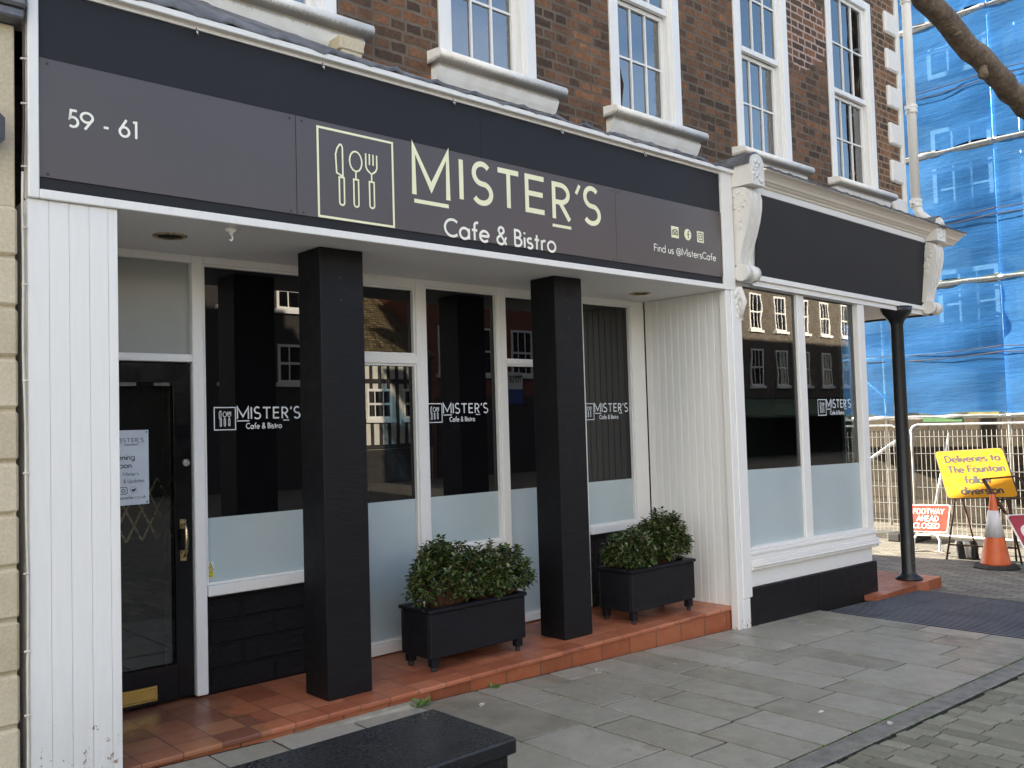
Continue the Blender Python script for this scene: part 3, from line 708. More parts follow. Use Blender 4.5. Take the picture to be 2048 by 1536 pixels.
# door
D = MB(); D.box(1.53, 1.625, .905, .95, .02, 1.947, .003); D.box(2.122, 2.216, .905, .95, .02, 1.947, .003); D.box(1.6255, 2.1215, .905, .95, 1.848, 1.947); D.box(1.6255, 2.1215, .905, .95, .02, .206)
for a in (1.6255, 2.1115): D.box(a, a+.01, .899, .9045, .207, 1.847)
D.box(1.636, 2.111, .899, .9045, .207, .217); D.box(1.636, 2.111, .899, .9045, 1.837, 1.847)
D = D.build('door', 'black_gloss', B)
mb = MB(); mb.face([(1.6255, .93, .206), (2.1215, .93, .206), (2.1215, .93, 1.848), (1.6255, .93, 1.848)]); mb.build('door_glass', 'glass_shop', D, recalc=False)
mb = MB(); mb.tube([(2.181, .905, 1.367), (2.181, .893, 1.367)], .021, 18); mb.tube([(2.181, .893, 1.367), (2.181, .889, 1.367)], .012, 14); mb.build('lock', 'chrome', D)
mb = MB(); mb.box(2.14, 2.178, .899, .9045, .985, 1.04, .002); mb.box(2.14, 2.178, .899, .9045, .80, .862, .002)
mb.tube([(2.159, .899, 1.02), (2.159, .872, 1.012), (2.159, .858, .985), (2.159, .854, .92), (2.159, .86, .855), (2.159, .88, .83), (2.159, .899, .825)], [.009, .009, .009, .011, .009, .009, .009], 10)
mb.build('pull_handle', 'brass_old', D)
mb = MB(); mb.box(1.70, 2.0, .897, .9045, .036, .122, .003); mb.box(1.712, 1.988, .892, .8965, .052, .108, .002); mb.box(1.712, 1.988, .888, .8915, .043, .0515, .001); mb.build('letter_plate', 'brass', D)
mb = MB(); pl = on_back(1.08)
for k in range(8):
    for q in range(2): mb.ribbon([(1.45+.09*k, .92+.18*q), (1.54+.09*k, 1.10+.18*q)], .012, pl, .001); mb.ribbon([(1.54+.09*k, .92+.18*q), (1.45+.09*k, 1.10+.18*q)], .012, pl, .004)
mb.build('folding_gate', 'brass_old', D, recalc=False)
mb = MB(); mb.box(1.41, 2.2, 1.3, 1.32, 0, 2.0); mb.build('porch_room', 'room', B)
mb = MB(); mb.box(1.41, 2.2215, .925, .94, 2.0005, 2.5445); mb.build('transom_glass', 'frost_grey', B)

def shop_pane(x0, x1, z0, z1, film_z=None, logo=None, name='shop_window'):
    mb = MB(); t = .014; yy = .896
    mb.box(x0, x0+t, yy, yy+.03, z0, z1); mb.box(x1-t, x1, yy, yy+.03, z0, z1); mb.box(x0+t, x1-t, yy, yy+.03, z0, z0+t); mb.box(x0+t, x1-t, yy, yy+.03, z1-t, z1)
    w = mb.build(name, 'white', B)
    mb = MB(); mb.face([(x0, .93, z0), (x1, .93, z0), (x1, .93, z1), (x0, .93, z1)]); mb.build('pane', 'glass_dark', w, recalc=False)
    if film_z:
        mb = MB(); mb.face([(x0+t, .9265, z0+t), (x1-t, .9265, z0+t), (x1-t, .9265, film_z), (x0+t, .9265, film_z)]); mb.build('frosted_film', 'frost', w, recalc=False)
    if z0 > .5 and name == 'shop_window':
        mb = MB(); mb.box(x0, x1, yf-.018, yk, z0-.065, z0-.0005, .006); mb.build('window_ledge', 'white', w)
        mb = MB(); mb.box(x0, x1, .905, .965, .0, z0-.0655); mb.build('stall_riser', 'black_rough', w)
    if logo: window_logo(w, logo[0], logo[1], logo[2], .9285)
    return w
FZ = 1.03
wA = shop_pane(2.2925, 3.2995, .64, 2.5475, FZ, (2.37, 1.552, 1.0))
shop_pane(3.3755, 3.8515, .085, 1.98, FZ, None, 'glazed_door'); shop_pane(3.3755, 3.8515, 2.045, 2.5195, None, None, 'transom_window')
shop_pane(3.9405, 4.6315, .665, 2.5445, FZ, (3.965, 1.565, 1.0))
shop_pane(4.7085, 5.3595, .06, 2.0, FZ, None, 'glazed_door'); shop_pane(4.7085, 5.3595, 2.03, 2.5395, None, None, 'transom_window')
shop_pane(5.5805, 6.1945, .665, 2.5475, FZ, (5.59, 1.555, 1.0))
mb = MB(); pl = on_front(.9262); w_ = wA
mb.mi = 0; mb.poly([(2.3125, .675), (2.352, .675), (2.352, .772), (2.3125, .772)], pl)
mb.mi = 1; mb.poly([(2.3145, .677), (2.350, .677), (2.350, .715), (2.3145, .715)], pl, .0004); mb.poly([(2.3165, .724), (2.348, .724), (2.3323, .765)], pl, .0004)
mb.mi = 2; mb.ribbon([(2.3165, .724), (2.348, .724), (2.3323, .765)], .003, pl, .0008, True); mb.ribbon([(2.326, .734), (2.334, .742), (2.338, .739)], .004, pl, .0008)
mb.ribbon([(2.3145, .716), (2.350, .716)], .003, pl, .0008)
for z in (.708, .700, .692, .684): mb.ribbon([(2.318, z), (2.345, z)], .002, pl, .0008)
mb.build('warning_sticker', ['stick_white', 'stick_yellow', 'ink'], w_, recalc=False)

# corner shop window, plinth, mouldings (this end of the shop has settled slightly)
def sag(mb):
    for v in mb.bm.verts:
        if v.co.x > 6.5: v.co.z -= .017*(v.co.x-6.5)
    return mb
cw = MB()
cw.box(6.549, 6.60, .02, .10, .455, 2.70); cw.box(7.515, 7.64, .03, .10, .455, 2.665, .006); cw.box(8.60, 8.73, .0, .10, .455, 2.70, .006)
cw.box(6.6005, 8.5995, .035, .10, 2.655, 2.70)
for z0, z1, y0 in ((.425, .455, .0), (.395, .4245, -.022), (.355, .3945, -.01), (.315, .3545, -.035), (.298, .3145, -.05), (.27, .2975, -.03)): cw.box(6.549, 8.74-y0*.5, y0, .11, z0, z1, .005)
sag(cw); cw = cw.build('corner_window', 'white', B)
g = MB()
for a, b in ((6.6, 7.515), (7.64, 8.6)): g.face([(a, .06, .45), (b, .06, .45), (b, .06, 2.66), (a, .06, 2.66)])
g.face([(8.665, .10, .45), (8.665, .24, .45), (8.665, .24, 2.66), (8.665, .10, 2.66)])
sag(g); g.build('pane', 'glass_shop', cw, recalc=False)
g = MB()
for a, b in ((6.6, 7.515), (7.64, 8.6)): g.face([(a, .0565, .45), (b, .0565, .45), (b, .0565, 1.095), (a, .0565, 1.095)])
sag(g); g.build('frosted_film', 'frost', cw, recalc=False)
window_logo(cw, 7.86, 1.555-.02, 1.08, .058)
g = MB(); g.box(6.549, 8.70, .02, .12, .125, .2695, .003); sag(g); g.build('apron_panel', 'white', cw)
g = MB(); g.box(6.525, 7.63, -.005, .14, -.3, .122, .006); g.box(7.636, 8.74, -.008, .16, -.3, .124, .006); sag(g); g.build('plinth', 'black_pillar', B)
g = MB(); g.box(6.56, 8.66, 1.0, 1.02, .1, 2.7); g.box(8.64, 8.70, .25, 1.74, -.3, 2.9); g.box(6.56, 8.63, .13, .99, .25, .28); g.build('display_room', 'room', cw)
g = MB(); g.box(8.7005, 8.73, .25, 1.74, -.3, 2.75, .004); g.build('return_wall', 'white', B)
g = MB(); g.box(8.731, 10.4, 1.70, 1.94, -.3, 2.9); g.build('porch_back_wall', 'black_gloss', B)
g = MB(); g.box(6.549, 10.44, .004, 1.69, 2.705, 2.74); sag(g); g.build('porch_soffit', 'soffit', B)
g = MB(); g.box(10.38, 10.46, .05, 1.69, 2.69, 3.44); sag(g); g.build('side_fascia', 'black_sign', B)
# corner porch: tiled pad and iron column
g = MB(); g.prism_y([(8.45, -.26), (8.45, -.211), (9.9, -.211), (9.9, -.33)], -.13, 1.69); pad = g.build('porch_step', 'tile', B)
g = MB(); g.box(8.46, 9.89, -.134, -.1305, -.33, -.2115); g.build('riser_tile', 'tile_riser', pad)
cx, cy = 9.56, .06
g = MB(); g.lathe([(.135, -.2105), (.13, -.19), (.095, -.165), (.078, -.15), (.07, -.13), (.064, 2.47), (.075, 2.50), (.085, 2.52), (.12, 2.56), (.15, 2.60), (.16, 2.66)], cx, cy, 28); g.build('iron_column', 'iron', B)

# corner fascia, cornice and consoles
g = MB(); g.prism_y([(6.80, 2.755), (10.34, 2.755), (10.40, 3.455), (6.80, 3.455)], -.004, .0)
for v in g.bm.verts: v.co.y += -.075*(v.co.z-2.755)/.7-.0
sag(g); g.build('corner_fascia', 'black_sign', B)
g = MB(); g.box(6.549, 10.40, .005, .05, 2.74, 3.6); g.box(6.50, 6.94, -.0005, .0045, 2.68, 3.5)
sag(g); g.build('fascia_backing', 'white', B)
g = MB(); g.box(6.75, 10.20, -.035, .0, 2.705, 2.752, .004); g.box(6.75, 10.2, -.012, .0, 2.66, 2.7045); sag(g); g.build('fascia_bottom_trim', 'white', B)
g = MB(); g.box(6.70, 10.02, -.084, .0, 3.44, 3.4995, .004); sag(g); g.build('frieze_board', 'white', B)
prof = [(.0, 3.50), (-.095, 3.50), (-.105, 3.515), (-.125, 3.525), (-.135, 3.535), (-.15, 3.54), (-.165, 3.56), (-.19, 3.58), (-.215, 3.592), (-.235, 3.595), (-.235, 3.61), (.29, 3.70), (.29, 3.50)]
g = MB(); g.prism_x(prof, 6.668, 10.035); g.prism_x(prof, 10.255, 10.75); sag(g); g.build('cornice', 'cream', B)
g = MB()                                                 # lead on top of the cornice
Vr = []; rr = random.Random(8)
for i in range(71):
    xx = 6.67+i*(10.76-6.67)/70; wv = rr.uniform(-.006, .008)
    Vr.append([g.bm.verts.new(p) for p in ((xx, -.245, 3.603+wv*.5), (xx, -.249, 3.618+wv), (xx, -.05, 3.665), (xx, .288, 3.735+abs(wv)*2))])
for a, b in zip(Vr, Vr[1:]):
    for j in range(3): g.bm.faces.new((a[j], b[j], b[j+1], a[j+1]))
sag(g); g.build('lead_cap', 'lead', B)
def console(x0, w):
    mb = MB(); x1 = x0+w
    # scroll profile, top volute to bottom roll
    def pf(off): return [(.0, 3.452), (-.06-off, 3.452), (-.125-off, 3.44), (-.165-off, 3.40), (-.178-off, 3.34), (-.172-off, 3.26), (-.15-off, 3.16), (-.115-off, 3.05), (-.08-off, 2.95), (-.055-off, 2.86), (-.045-off, 2.80), (.0, 2.80)]
    n = 5; sw = w/n
    for k in range(n):
        mb.prism_x(pf(.0 if k % 2 else .01), x0+k*sw, x0+(k+1)*sw-.0005, False)
    mb.tube([(x0-.01, -.075, 2.735), (x0+w*.3, -.075, 2.735), (x0+w*.31, -.075, 2.735), (x0+w*.65, -.075, 2.735), (x0+w*.66, -.075, 2.735), (x1+.01, -.075, 2.735)], [.07, .068, .06, .06, .068, .07], 18)
    # carved rosette on the cheek
    for r_, z in ((.055, 3.33), (.038, 3.33), (.02, 3.33), (.03, 3.19), (.022, 3.12)):
        mb.tube([(x0-.004-.05*(.06-r_)*3, -.085+.02*(3.33-z)*3, z), (x0+.01, -.085+.02*(3.33-z)*3, z)], r_, 14)
    for k in range(9): mb.ball((x0-.002, -.075-.06*math.cos(k*.8), 3.33+.07*math.sin(k*.8)), .013, 1)
    # cap block with carved face and arched top
    arc_ = [(x0+w/2+(w/2+.012)*math.cos(R(a)), 3.62+.095*math.sin(R(a))) for a in range(0, 181, 15)]
    mb.prism_y([(x1+.012, 3.455)]+arc_+[(x0-.012, 3.455)], -.21, .05)
    rr = random.Random(int(x0*10))
    for k in range(16): mb.ball((x0+.03+rr.random()*(w-.06), -.211, 3.49+.19*rr.random()), .013+.012*rr.random(), 1, (1, .5, 1))
    sag(mb)
    o = mb.build('console', 'white_stone', B)
    lc = MB(); lp = [(x0+w/2+(w/2+.03)*math.cos(R(a)), 3.625+.11*math.sin(R(a))) for a in range(0, 181, 15)]; li = [(x0+w/2+(w/2+.014)*math.cos(R(a)), 3.625+.098*math.sin(R(a))) for a in range(180, -1, -15)]
    lc.prism_y(lp+li, -.20, .29)
    sag(lc); lc.build('lead_cap', 'lead', o)
    return o
console(6.492, .175); console(10.045, .2)

# ================================================================== MAIN FASCIA SIGN
S = thing('shop_sign', (3.72, 0, 2.6), "long black fascia sign with pale gold lettering MISTER'S Cafe & Bistro", 'sign')
mb = MB(); mb.box(1.15, 3.745, .0, .03, 2.625, 3.565, .001); mb.box(3.7465, 6.34, .0, .03, 2.625, 3.565, .001); mb.build('backing_board', 'black_sign', S)
mb = MB(); mb.box(1.113, 1.158, -.022, .05, 2.590, 3.62, .004); mb.box(6.327, 6.48, -.022, .05, 2.590, 3.60, .004); mb.box(1.159, 6.326, -.022, .05, 2.590, 2.632, .004)
mb.box(1.113, 6.50, -.05, .06, 3.567, 3.60, .004); mb.box(1.159, 6.326, -.012, .0, 3.548, 3.5665)
mb.build('sign_frame', 'white', S)
PL = [(1.1605, 2.428), (2.432, 5.012), (5.016, 6.3255)]
for a, b in PL:
    mb = MB(); mb.box(a, b, -.007, -.0005, 2.69, 3.228, .0008); mb.mi = 1
    for xx in (a+.035, b-.035):
        for zz in (2.705, 3.205): mb.tube([(xx, -.0072, zz), (xx, -.0088, zz)], .007, 8)
    mb.build('sign_panel', ['panel', 'screw'], S)
FR = on_front(-.0085)
def lettering(name, fn, mat='gold'):
    mb = MB(); fn(mb); return mb.build(name, mat, S, recalc=False)
for c, x0, x1 in (('5', 1.283, 1.324), ('9', 1.333, 1.392), ('-', 1.436, 1.458), ('6', 1.505, 1.555), ('1', 1.570, 1.588)):
    lettering('numeral' if c != '-' else 'dash', lambda mb: text(mb, c, x0, 2.937, .082, .0115, FR, width=x1-x0), 'cream_vinyl')
def f2(mb):
    emblem(mb, 2.562, 2.70, .494, .0098, FR, True, .013)
lettering('cutlery_emblem', f2)
def f3(mb):
    text(mb, 'M', 3.208, 2.915, .285, .034, FR, width=.256)
    for c, x0, x1 in (('I', 3.562, 3.578), ('S', 3.668, 3.812), ('T', 3.874, 4.056), ('E', 4.116, 4.288), ('R', 4.368, 4.532), ('S', 4.684, 4.832)):
        text(mb, c, x0, 2.937 if c != 'R' else 2.925, .25, .034, FR, width=x1-x0)
    mb.ribbon([(4.638, 3.19), (4.600, 3.125)], .026, FR)
    mb.ribbon([(3.206, 2.877), (3.466, 2.877)], .024, FR); mb.ribbon([(4.36, 2.876), (4.542, 2.876)], .02, FR)
lettering('wordmark', f3)
lettering('tagline', lambda mb: text(mb, 'Cafe & Bistro', 3.432, 2.692, .112, .0165, FR, width=.948), 'cream_vinyl')
lettering('handle_text', lambda mb: text(mb, 'Find us @MistersCafe', 5.44, 2.815, .056, .0075, FR, width=.79), 'cream_vinyl')
z = 2.944; D_ = .0008
mb = MB(); x = 5.657; mb.poly([(x, z), (x+.093, z), (x+.093, z+.09), (x, z+.09)], FR); mb.mi = 1
for cx in (5.682, 5.725): mb.ribbon(ring(cx, 2.983, .014, .015, 16), .008, FR, D_, True); mb.poly(ring(cx, 2.983, .004, .004, 8), FR, D_)
mb.ribbon(A(5.7035, 2.978, .036, .032, 150, 30, 8), .008, FR, D_+.0004); mb.ribbon([(5.696, 2.984), (5.7035, 2.972), (5.711, 2.984)], .006, FR, D_+.0007)
mb.build('social_icon', ['gold', 'panel'], S, recalc=False)
mb = MB(); mb.poly([(5.866+.045*math.cos(R(a)), 2.989+.045*math.sin(R(a))) for a in range(0, 360, 12)], FR); mb.mi = 1
mb.ribbon(A(5.884, 3.006, .013, .012, 85, 180, 6)+[(5.871, 2.958)], .0095, FR, D_); mb.ribbon([(5.856, 2.990), (5.884, 2.990)], .008, FR, D_+.0004)
mb.build('social_icon', ['gold', 'panel'], S, recalc=False)
mb = MB(); x = 5.987; mb.poly([(x, z), (x+.088, z), (x+.088, z+.09), (x, z+.09)], FR); mb.mi = 1
cx, cz = 6.031, 2.989
mb.ribbon([(cx+q, cz+w) for q, w in ((-.020, -.030), (.020, -.030), (.030, -.020), (.030, .020), (.020, .030), (-.020, .030), (-.030, .020), (-.030, -.020))], .007, FR, D_, True)
mb.ribbon(ring(cx, cz, .014, .0145, 16), .007, FR, D_+.0004, True); mb.poly(ring(cx+.018, cz+.019, .0035, .0035, 6), FR, D_+.0006)
mb.build('social_icon', ['gold', 'panel'], S, recalc=False)
for xh in (1.885, 2.60, 3.52, 4.47, 5.36):
    mb = MB(); z = 3.546
    mb.tube([(xh, -.012, z+.01), (xh, -.014, z-.012), (xh+.004, -.02, z-.026), (xh, -.03, z-.034), (xh-.006, -.036, z-.024), (xh-.004, -.034, z-.012)], .0042, 7); mb.build('cup_hook', 'chrome', S)

# notice on the door
N_ = thing('notice', (1.82, .92, 1.35), 'pale printed opening soon notice fixed to the glass of the black door', 'notice')
mb = MB(); mb.box(1.662, 1.974, .9235, .9265, 1.144, 1.564); mb.build('card', 'paper', N_)
mb = MB(); P_ = on_front(.9228); cxn = 1.818
text(mb, "MISTER'S", 1.792, 1.497, .022, .0028, P_, width=.153, gap=.26); mb.ribbon([(1.792, 1.491), (1.82, 1.491)], .002, P_); mb.ribbon([(1.908, 1.491), (1.924, 1.491)], .002, P_)
text(mb, 'Cafe & Bistro', 1.84, 1.478, .010, .0018, P_, width=.072)
text(mb, 'Opening', 1.742, 1.398, .030, .0045, P_, width=.152); text(mb, 'Soon', 1.787, 1.353, .028, .0045, P_, width=.09)
text(mb, "Mister's", 1.832, 1.309, .018, .0022, P_, width=.084); text(mb, '& Updates', 1.832, 1.268, .020, .0022, P_, width=.115)
mb.ribbon([(1.812, 1.207), (1.847, 1.207), (1.852, 1.212), (1.852, 1.240), (1.847, 1.245), (1.812, 1.245)], .0034, P_, 0, True); mb.ribbon(ring(1.831, 1.226, .009, .009, 14), .0034, P_, .0002, True)
mb.ribbon(ring(1.888, 1.2275, .019, .019, 20), .0012, P_, 0, True); mb.poly([(1.876, 1.235), (1.886, 1.228), (1.891, 1.236), (1.901, 1.234), (1.896, 1.221), (1.886, 1.217), (1.877, 1.221)], P_)
text(mb, 'misterscafe.co.uk', 1.735, 1.178, .018, .0022, P_, width=.22)
for zz in (1.155, 1.552): mb.poly(ring(1.962, zz, .005, .005, 10), P_, .0004)
mb.build('lettering', 'ink', N_, recalc=False)

# ================================================================== NEIGHBOURING STONE BUILDING (left edge)
L_ = thing('stone_building', (-2, .1, 0), 'honey coloured sandstone building with deep horizontal joints beside the white boarded pier', 'building')
mb = MB(); z = .06; rr = random.Random(2)
zs = [-.15, .085, .31, .535, .76, .985, 1.21, 1.435, 1.66, 1.885, 2.105, 2.325, 2.55]
for a, b in zip(zs, zs[1:]):
    xx = -4.0
    while xx < 1.08:
        w = rr.uniform(.55, .85); x1 = xx+w
        if 1.08-x1 < .45: x1 = 1.082
        mb.box(xx+.004, x1-.004, .012, .3, a+.006, b-.006, .012); xx = x1
mb.box(-4, 1.075, .04, .3, 2.55, 3.36, .004); mb.box(.2, .98, .018, .0395, 2.60, 3.30, .006)
mb.box(-4, 1.07, .03, .3, -.2, 2.549)
mb.box(-4, 1.08, .3001, 9, -.2, 11.5)
mb.build('stone_wall', 'ashlar', L_)
mb = MB(); mb.box(-4, 1.095, -.05, .3, 3.365, 3.41, .008); mb.box(-4, 1.10, -.075, .3, 3.4105, 3.50, .012); mb.build('stone_ledge', 'lead', L_)
ab = thing('wall_box', (.90, -.0, 2.76), 'dark octagonal box on the sandstone wall at the left edge of the photo', 'alarm box')
mb = MB(); mb.prism_y([(.895+.135*math.cos(R(a)), 2.87+.125*math.sin(R(a))) for a in range(22, 382, 45)], -.05, .039); 
for f in mb.bm.faces: pass
bmesh.ops.bevel(mb.bm, geom=[e for e in mb.bm.edges if all(v.co.y < -.04 for v in e.verts)], offset=.018, segments=2, affect='EDGES')
mb.build('cover', 'alarm', ab)
cb = thing('cable', (1.1, .0, 0), 'thin wavy cable clipped up the joint between sandstone and white boards', 'cable')
rr = random.Random(9)
def cab(z0, z1): return [(1.099+.006*math.sin(z*2.1)+.002*math.sin(z*9), -.004, z) for z in [z0+(z1-z0)*k/24 for k in range(25)]]
MB().tube(cab(2.7, 3.36), .0055, 6).build('dark_run', 'cable_dark', cb); MB().tube(cab(.0, 2.70), .0055, 6).build('pale_run', 'cable_white', cb)
for z in (.35, .62, .95, 1.38, 1.78, 2.2, 2.45, 2.72, 3.0, 3.2):
    mb = MB(); mb.box(1.088, 1.113, -.012, .003, z, z+.008, .002); mb.build('cable_clip', 'cable_white', cb)

# ================================================================== PLANTERS AND SHRUBS
def planter(x0, y0, w, d, h, leg, label):
    t = thing('planter_box', (x0+w/2, y0+d/2, 0), label, 'planter', 'black wooden planters on the tiled step')
    b = MB(); e = .022
    b.box(x0, x0+w, y0, y0+e, leg, h, .006); b.box(x0, x0+w, y0+d-e, y0+d, leg, h, .006); b.box(x0, x0+e, y0+e, y0+d-e, leg, h, .004); b.box(x0+w-e, x0+w, y0+e, y0+d-e, leg, h, .004); b.box(x0+e, x0+w-e, y0+e, y0+d-e, leg+.01, leg+.03)
    b.build('box', 'planter', t)
    r = MB(); o = .012; rw = .05
    r.box(x0-o, x0+w+o, y0-o, y0+rw, h+.001, h+.026, .006); r.box(x0-o, x0+w+o, y0+d-rw, y0+d+o, h+.001, h+.026, .006); r.box(x0-o, x0+rw, y0+rw+.001, y0+d-rw-.001, h+.001, h+.0255, .006); r.box(x0+w-rw, x0+w+o, y0+rw+.001, y0+d-rw-.001, h+.001, h+.0255, .006)
    r.build('rim', 'planter', t)
    s = MB(); s.face([(x0+e, y0+e, h-.03), (x0+w-e, y0+e, h-.03), (x0+w-e, y0+d-e, h-.03), (x0+e, y0+d-e, h-.03)]); s.build('soil', 'soil', t)
    for sx_ in (0, 1):
        for sy_ in (0, 1):
            lx = x0+.02+(w-.04-.055)*sx_; ly = y0+.012+(d-.024-.05)*sy_
            g = MB(); g.box(lx, lx+.055, ly, ly+.05, .03, leg-.0005, .004); g = g.build('leg', 'planter', t)
            f = MB(); f.lathe([(.016, .0015), (.018, .006), (.018, .02), (.012, .0295)], lx+.0275, ly+.025, 12); f.build('foot', 'rubber', g)
    return t
planter(3.455, .275, .81, .315, .365, .085, 'black wooden planter between the two black pillars')
planter(5.285, .195, .775, .345, .385, .095, 'black wooden planter beside the white boarded side wall')

def leaf(bm, p, d, up_, L, W):
    d = d.normalized(); s = d.cross(up_)
    if s.length < 1e-3: s = Vector((1, 0, 0))
    s.normalize(); n_ = s.cross(d).normalized()
    a = bm.verts.new(p); b = bm.verts.new(p+d*L*.5+s*W*.5+n_*W*.18); c = bm.verts.new(p+d*L*.52-n_*W*.05); e = bm.verts.new(p+d*L*.5-s*W*.5+n_*W*.18); t = bm.verts.new(p+d*L-n_*W*.25)
    for q in ((a, c, b), (a, e, c), (b, c, t), (c, e, t)): bm.faces.new(q)
def shrub(cx, cy, zb, rx, ry, h, nt, seed, label, lw=(.052, .036)):
    rr = random.Random(seed)
    t = thing('shrub', (cx, cy, zb), label, 'shrub', 'evergreen shrubs in the black planters')
    st = MB(); lf = MB()
    for k in range(nt):
        th = rr.uniform(0, 2*math.pi); u = rr.random()**.5; el = rr.random()
        # crown: uneven dome, a few taller shoots
        lump = 1+.22*math.sin(3*th+seed)+.12*math.sin(5*th+seed*2)
        tx = cx+rx*lump*u*math.cos(th); ty = cy+ry*u*math.sin(th)
        tz = zb+h*(max(.05, 1-(u*.93)**3)**.5)*(.34+.66*el**.45)*rr.uniform(.9, 1.06)
        if k % 9 == 0: tz += rr.uniform(.0, .04)
        p0 = Vector((cx+(tx-cx)*.15, cy+(ty-cy)*.15, zb)); p2 = Vector((tx, ty, tz)); pm = p0.lerp(p2, .55)+Vector(((tx-cx)*.12, (ty-cy)*.12, .02))
        pts = [p0, p0.lerp(pm, .6), pm, p2]
        if k % 3 == 0: st.tube(pts, [.0045, .0035, .0025, .0012], 4, False)
        ax = (p2-pm).normalized(); ln = rr.uniform(.06, .10)
        m = rr.randint(9, 13)
        for q in range(m):
            f = q/(m-1); pp = p2-ax*ln*(1-f); an = q*2.4+rr.uniform(-.4, .4)
            sd_ = ax.cross(Vector((0, 0, 1)) if abs(ax.z) < .95 else Vector((1, 0, 0))).normalized(); sd2 = ax.cross(sd_)
            ou = sd_*math.cos(an)+sd2*math.sin(an)
            dd = ou*(1.05-.35*f)+ax*(.25+.45*f)+Vector((0, 0, rr.uniform(-.3, .15)))
            sc = rr.uniform(.7, 1.15)*(1-.25*f)
            leaf(lf.bm, pp, dd, Vector((rr.uniform(-.3, .3), rr.uniform(-.3, .3), 1)), lw[0]*sc, lw[1]*sc)
    lf.build('foliage', 'leaf', t, recalc=False); st.build('stem', 'twig', t)
    return t
shrub(3.68, .42, .33, .285, .20, .47, 330, 3, 'tall loose shrub at the left end of the planter between the pillars')
shrub(4.11, .41, .33, .31, .20, .39, 330, 5, 'lower spreading shrub at the right end of the planter between the pillars')
shrub(5.48, .35, .36, .25, .19, .33, 270, 8, 'smaller paler shrub at the left end of the planter by the side wall')
shrub(5.87, .36, .36, .27, .19, .45, 330, 12, 'larger dark shrub at the right end of the planter by the side wall')

# weeds in the joint and small scraps
def weed(cx, cy, n_, r, label, seed):
    rr = random.Random(seed); mb = MB(); zb = gz(cx)+.015
    for k in range(n_):
        th = rr.uniform(0, 6.28); L = r*rr.uniform(.5, 1.1); e = rr.uniform(.15, 1.1)
        leaf(mb.bm, Vector((cx+rr.uniform(-.05, .05)*r*8, cy+rr.uniform(-.015, .015), zb)), Vector((math.cos(th)*math.cos(e), math.sin(th)*math.cos(e), math.sin(e))), Vector((0, 0, 1)), L, L*.28)
    tag(mb.build('weed', 'weed', recalc=False), label, 'weed')
weed(3.16, .01, 34, .085, 'larger green weed at the foot of the tiled step near the left pillar', 4)
weed(3.76, .035, 18, .06, 'small green weed at the foot of the step below the planter', 6)
def scrap(x, y, L, W, a, label):
    mb = MB(); z = gz(x)+.024; ca, sa = math.cos(a), math.sin(a)
    pts = [(-.5, -.2), (-.1, -.5), (.35, -.35), (.5, .1), (.15, .5), (-.35, .35)]
    top = [(x+p*L*ca-q*W*sa, y+p*L*sa+q*W*ca) for p, q in pts]
    a_ = [mb.bm.verts.new((*p, z-.001)) for p in top]; b_ = [mb.bm.verts.new((p[0], p[1], z+.003+.004*math.sin(i*2))) for i, p in enumerate(top)]
    for i in range(6): mb.bm.faces.new((a_[i], a_[(i+1) % 6], b_[(i+1) % 6], b_[i]))
    mb.bm.faces.new(b_); mb.bm.faces.new(a_[::-1])
    tag(mb.build('paper_scrap', 'scrap'), label, 'litter')
scrap(3.45, -.21, .085, .03, .5, 'longest white scrap on the flagstone nearest the left weed')
scrap(4.55, -.10, .03, .018, .2, 'tiny white scrap on the pavement just right of the step joint')
scrap(5.05, -.36, .04, .02, 1., 'white speck in the middle of the flagstones below the right planter')
scrap(4.83, -1.98, .06, .03, .3, 'white scrap lying on the drain channel')
scrap(4.75, -1.62, .05, .018, -.3, 'thin pale scrap on the flagstone next to the drain channel')
dc = thing('drain_cover', (6.95, -.1, gz(6.95)+.02), 'small rectangular metal cover set in the pavement below the corner window', 'drain cover')
mb = MB(); z = gz(6.95)+.0225
mb.box(6.83, 7.05, -.19, -.05, z-.004, z+.002, .002); mb.build('frame', 'concrete', dc)
mb = MB(); mb.box(6.855, 7.025, -.17, -.07, z-.004, z+.0045, .002); mb.build('lid', 'grate', dc)

# ================================================================== STREET CABINET
K = thing('street_cabinet', (1.0, -2.33, -.03), 'low black street cabinet with a wet pitted top in the foreground', 'cabinet')
mb = MB(); mb.box(.38, 1.64, -2.49, -2.155, -.06, .655, .006); mb.build('body', 'cabinet', K)
mb = MB(); mb.box(.36, 1.655, -2.508, -2.14, .656, .70, .008, 2); mb.build('lid', 'cabinet_top', K)
mb = MB(); mb.box(1.02, 1.60, -2.4975, -2.4905, .02, .62, .004); mb.build('door', 'cabinet', K)
mb = MB(); mb.tube([(1.28, -2.507, .60), (1.585, -2.507, .60)], .0045, 8); mb.tube([(1.585, -2.507, .6), (1.595, -2.507, .6)], .008, 8); mb.build('hinge_rod', 'galv', K)

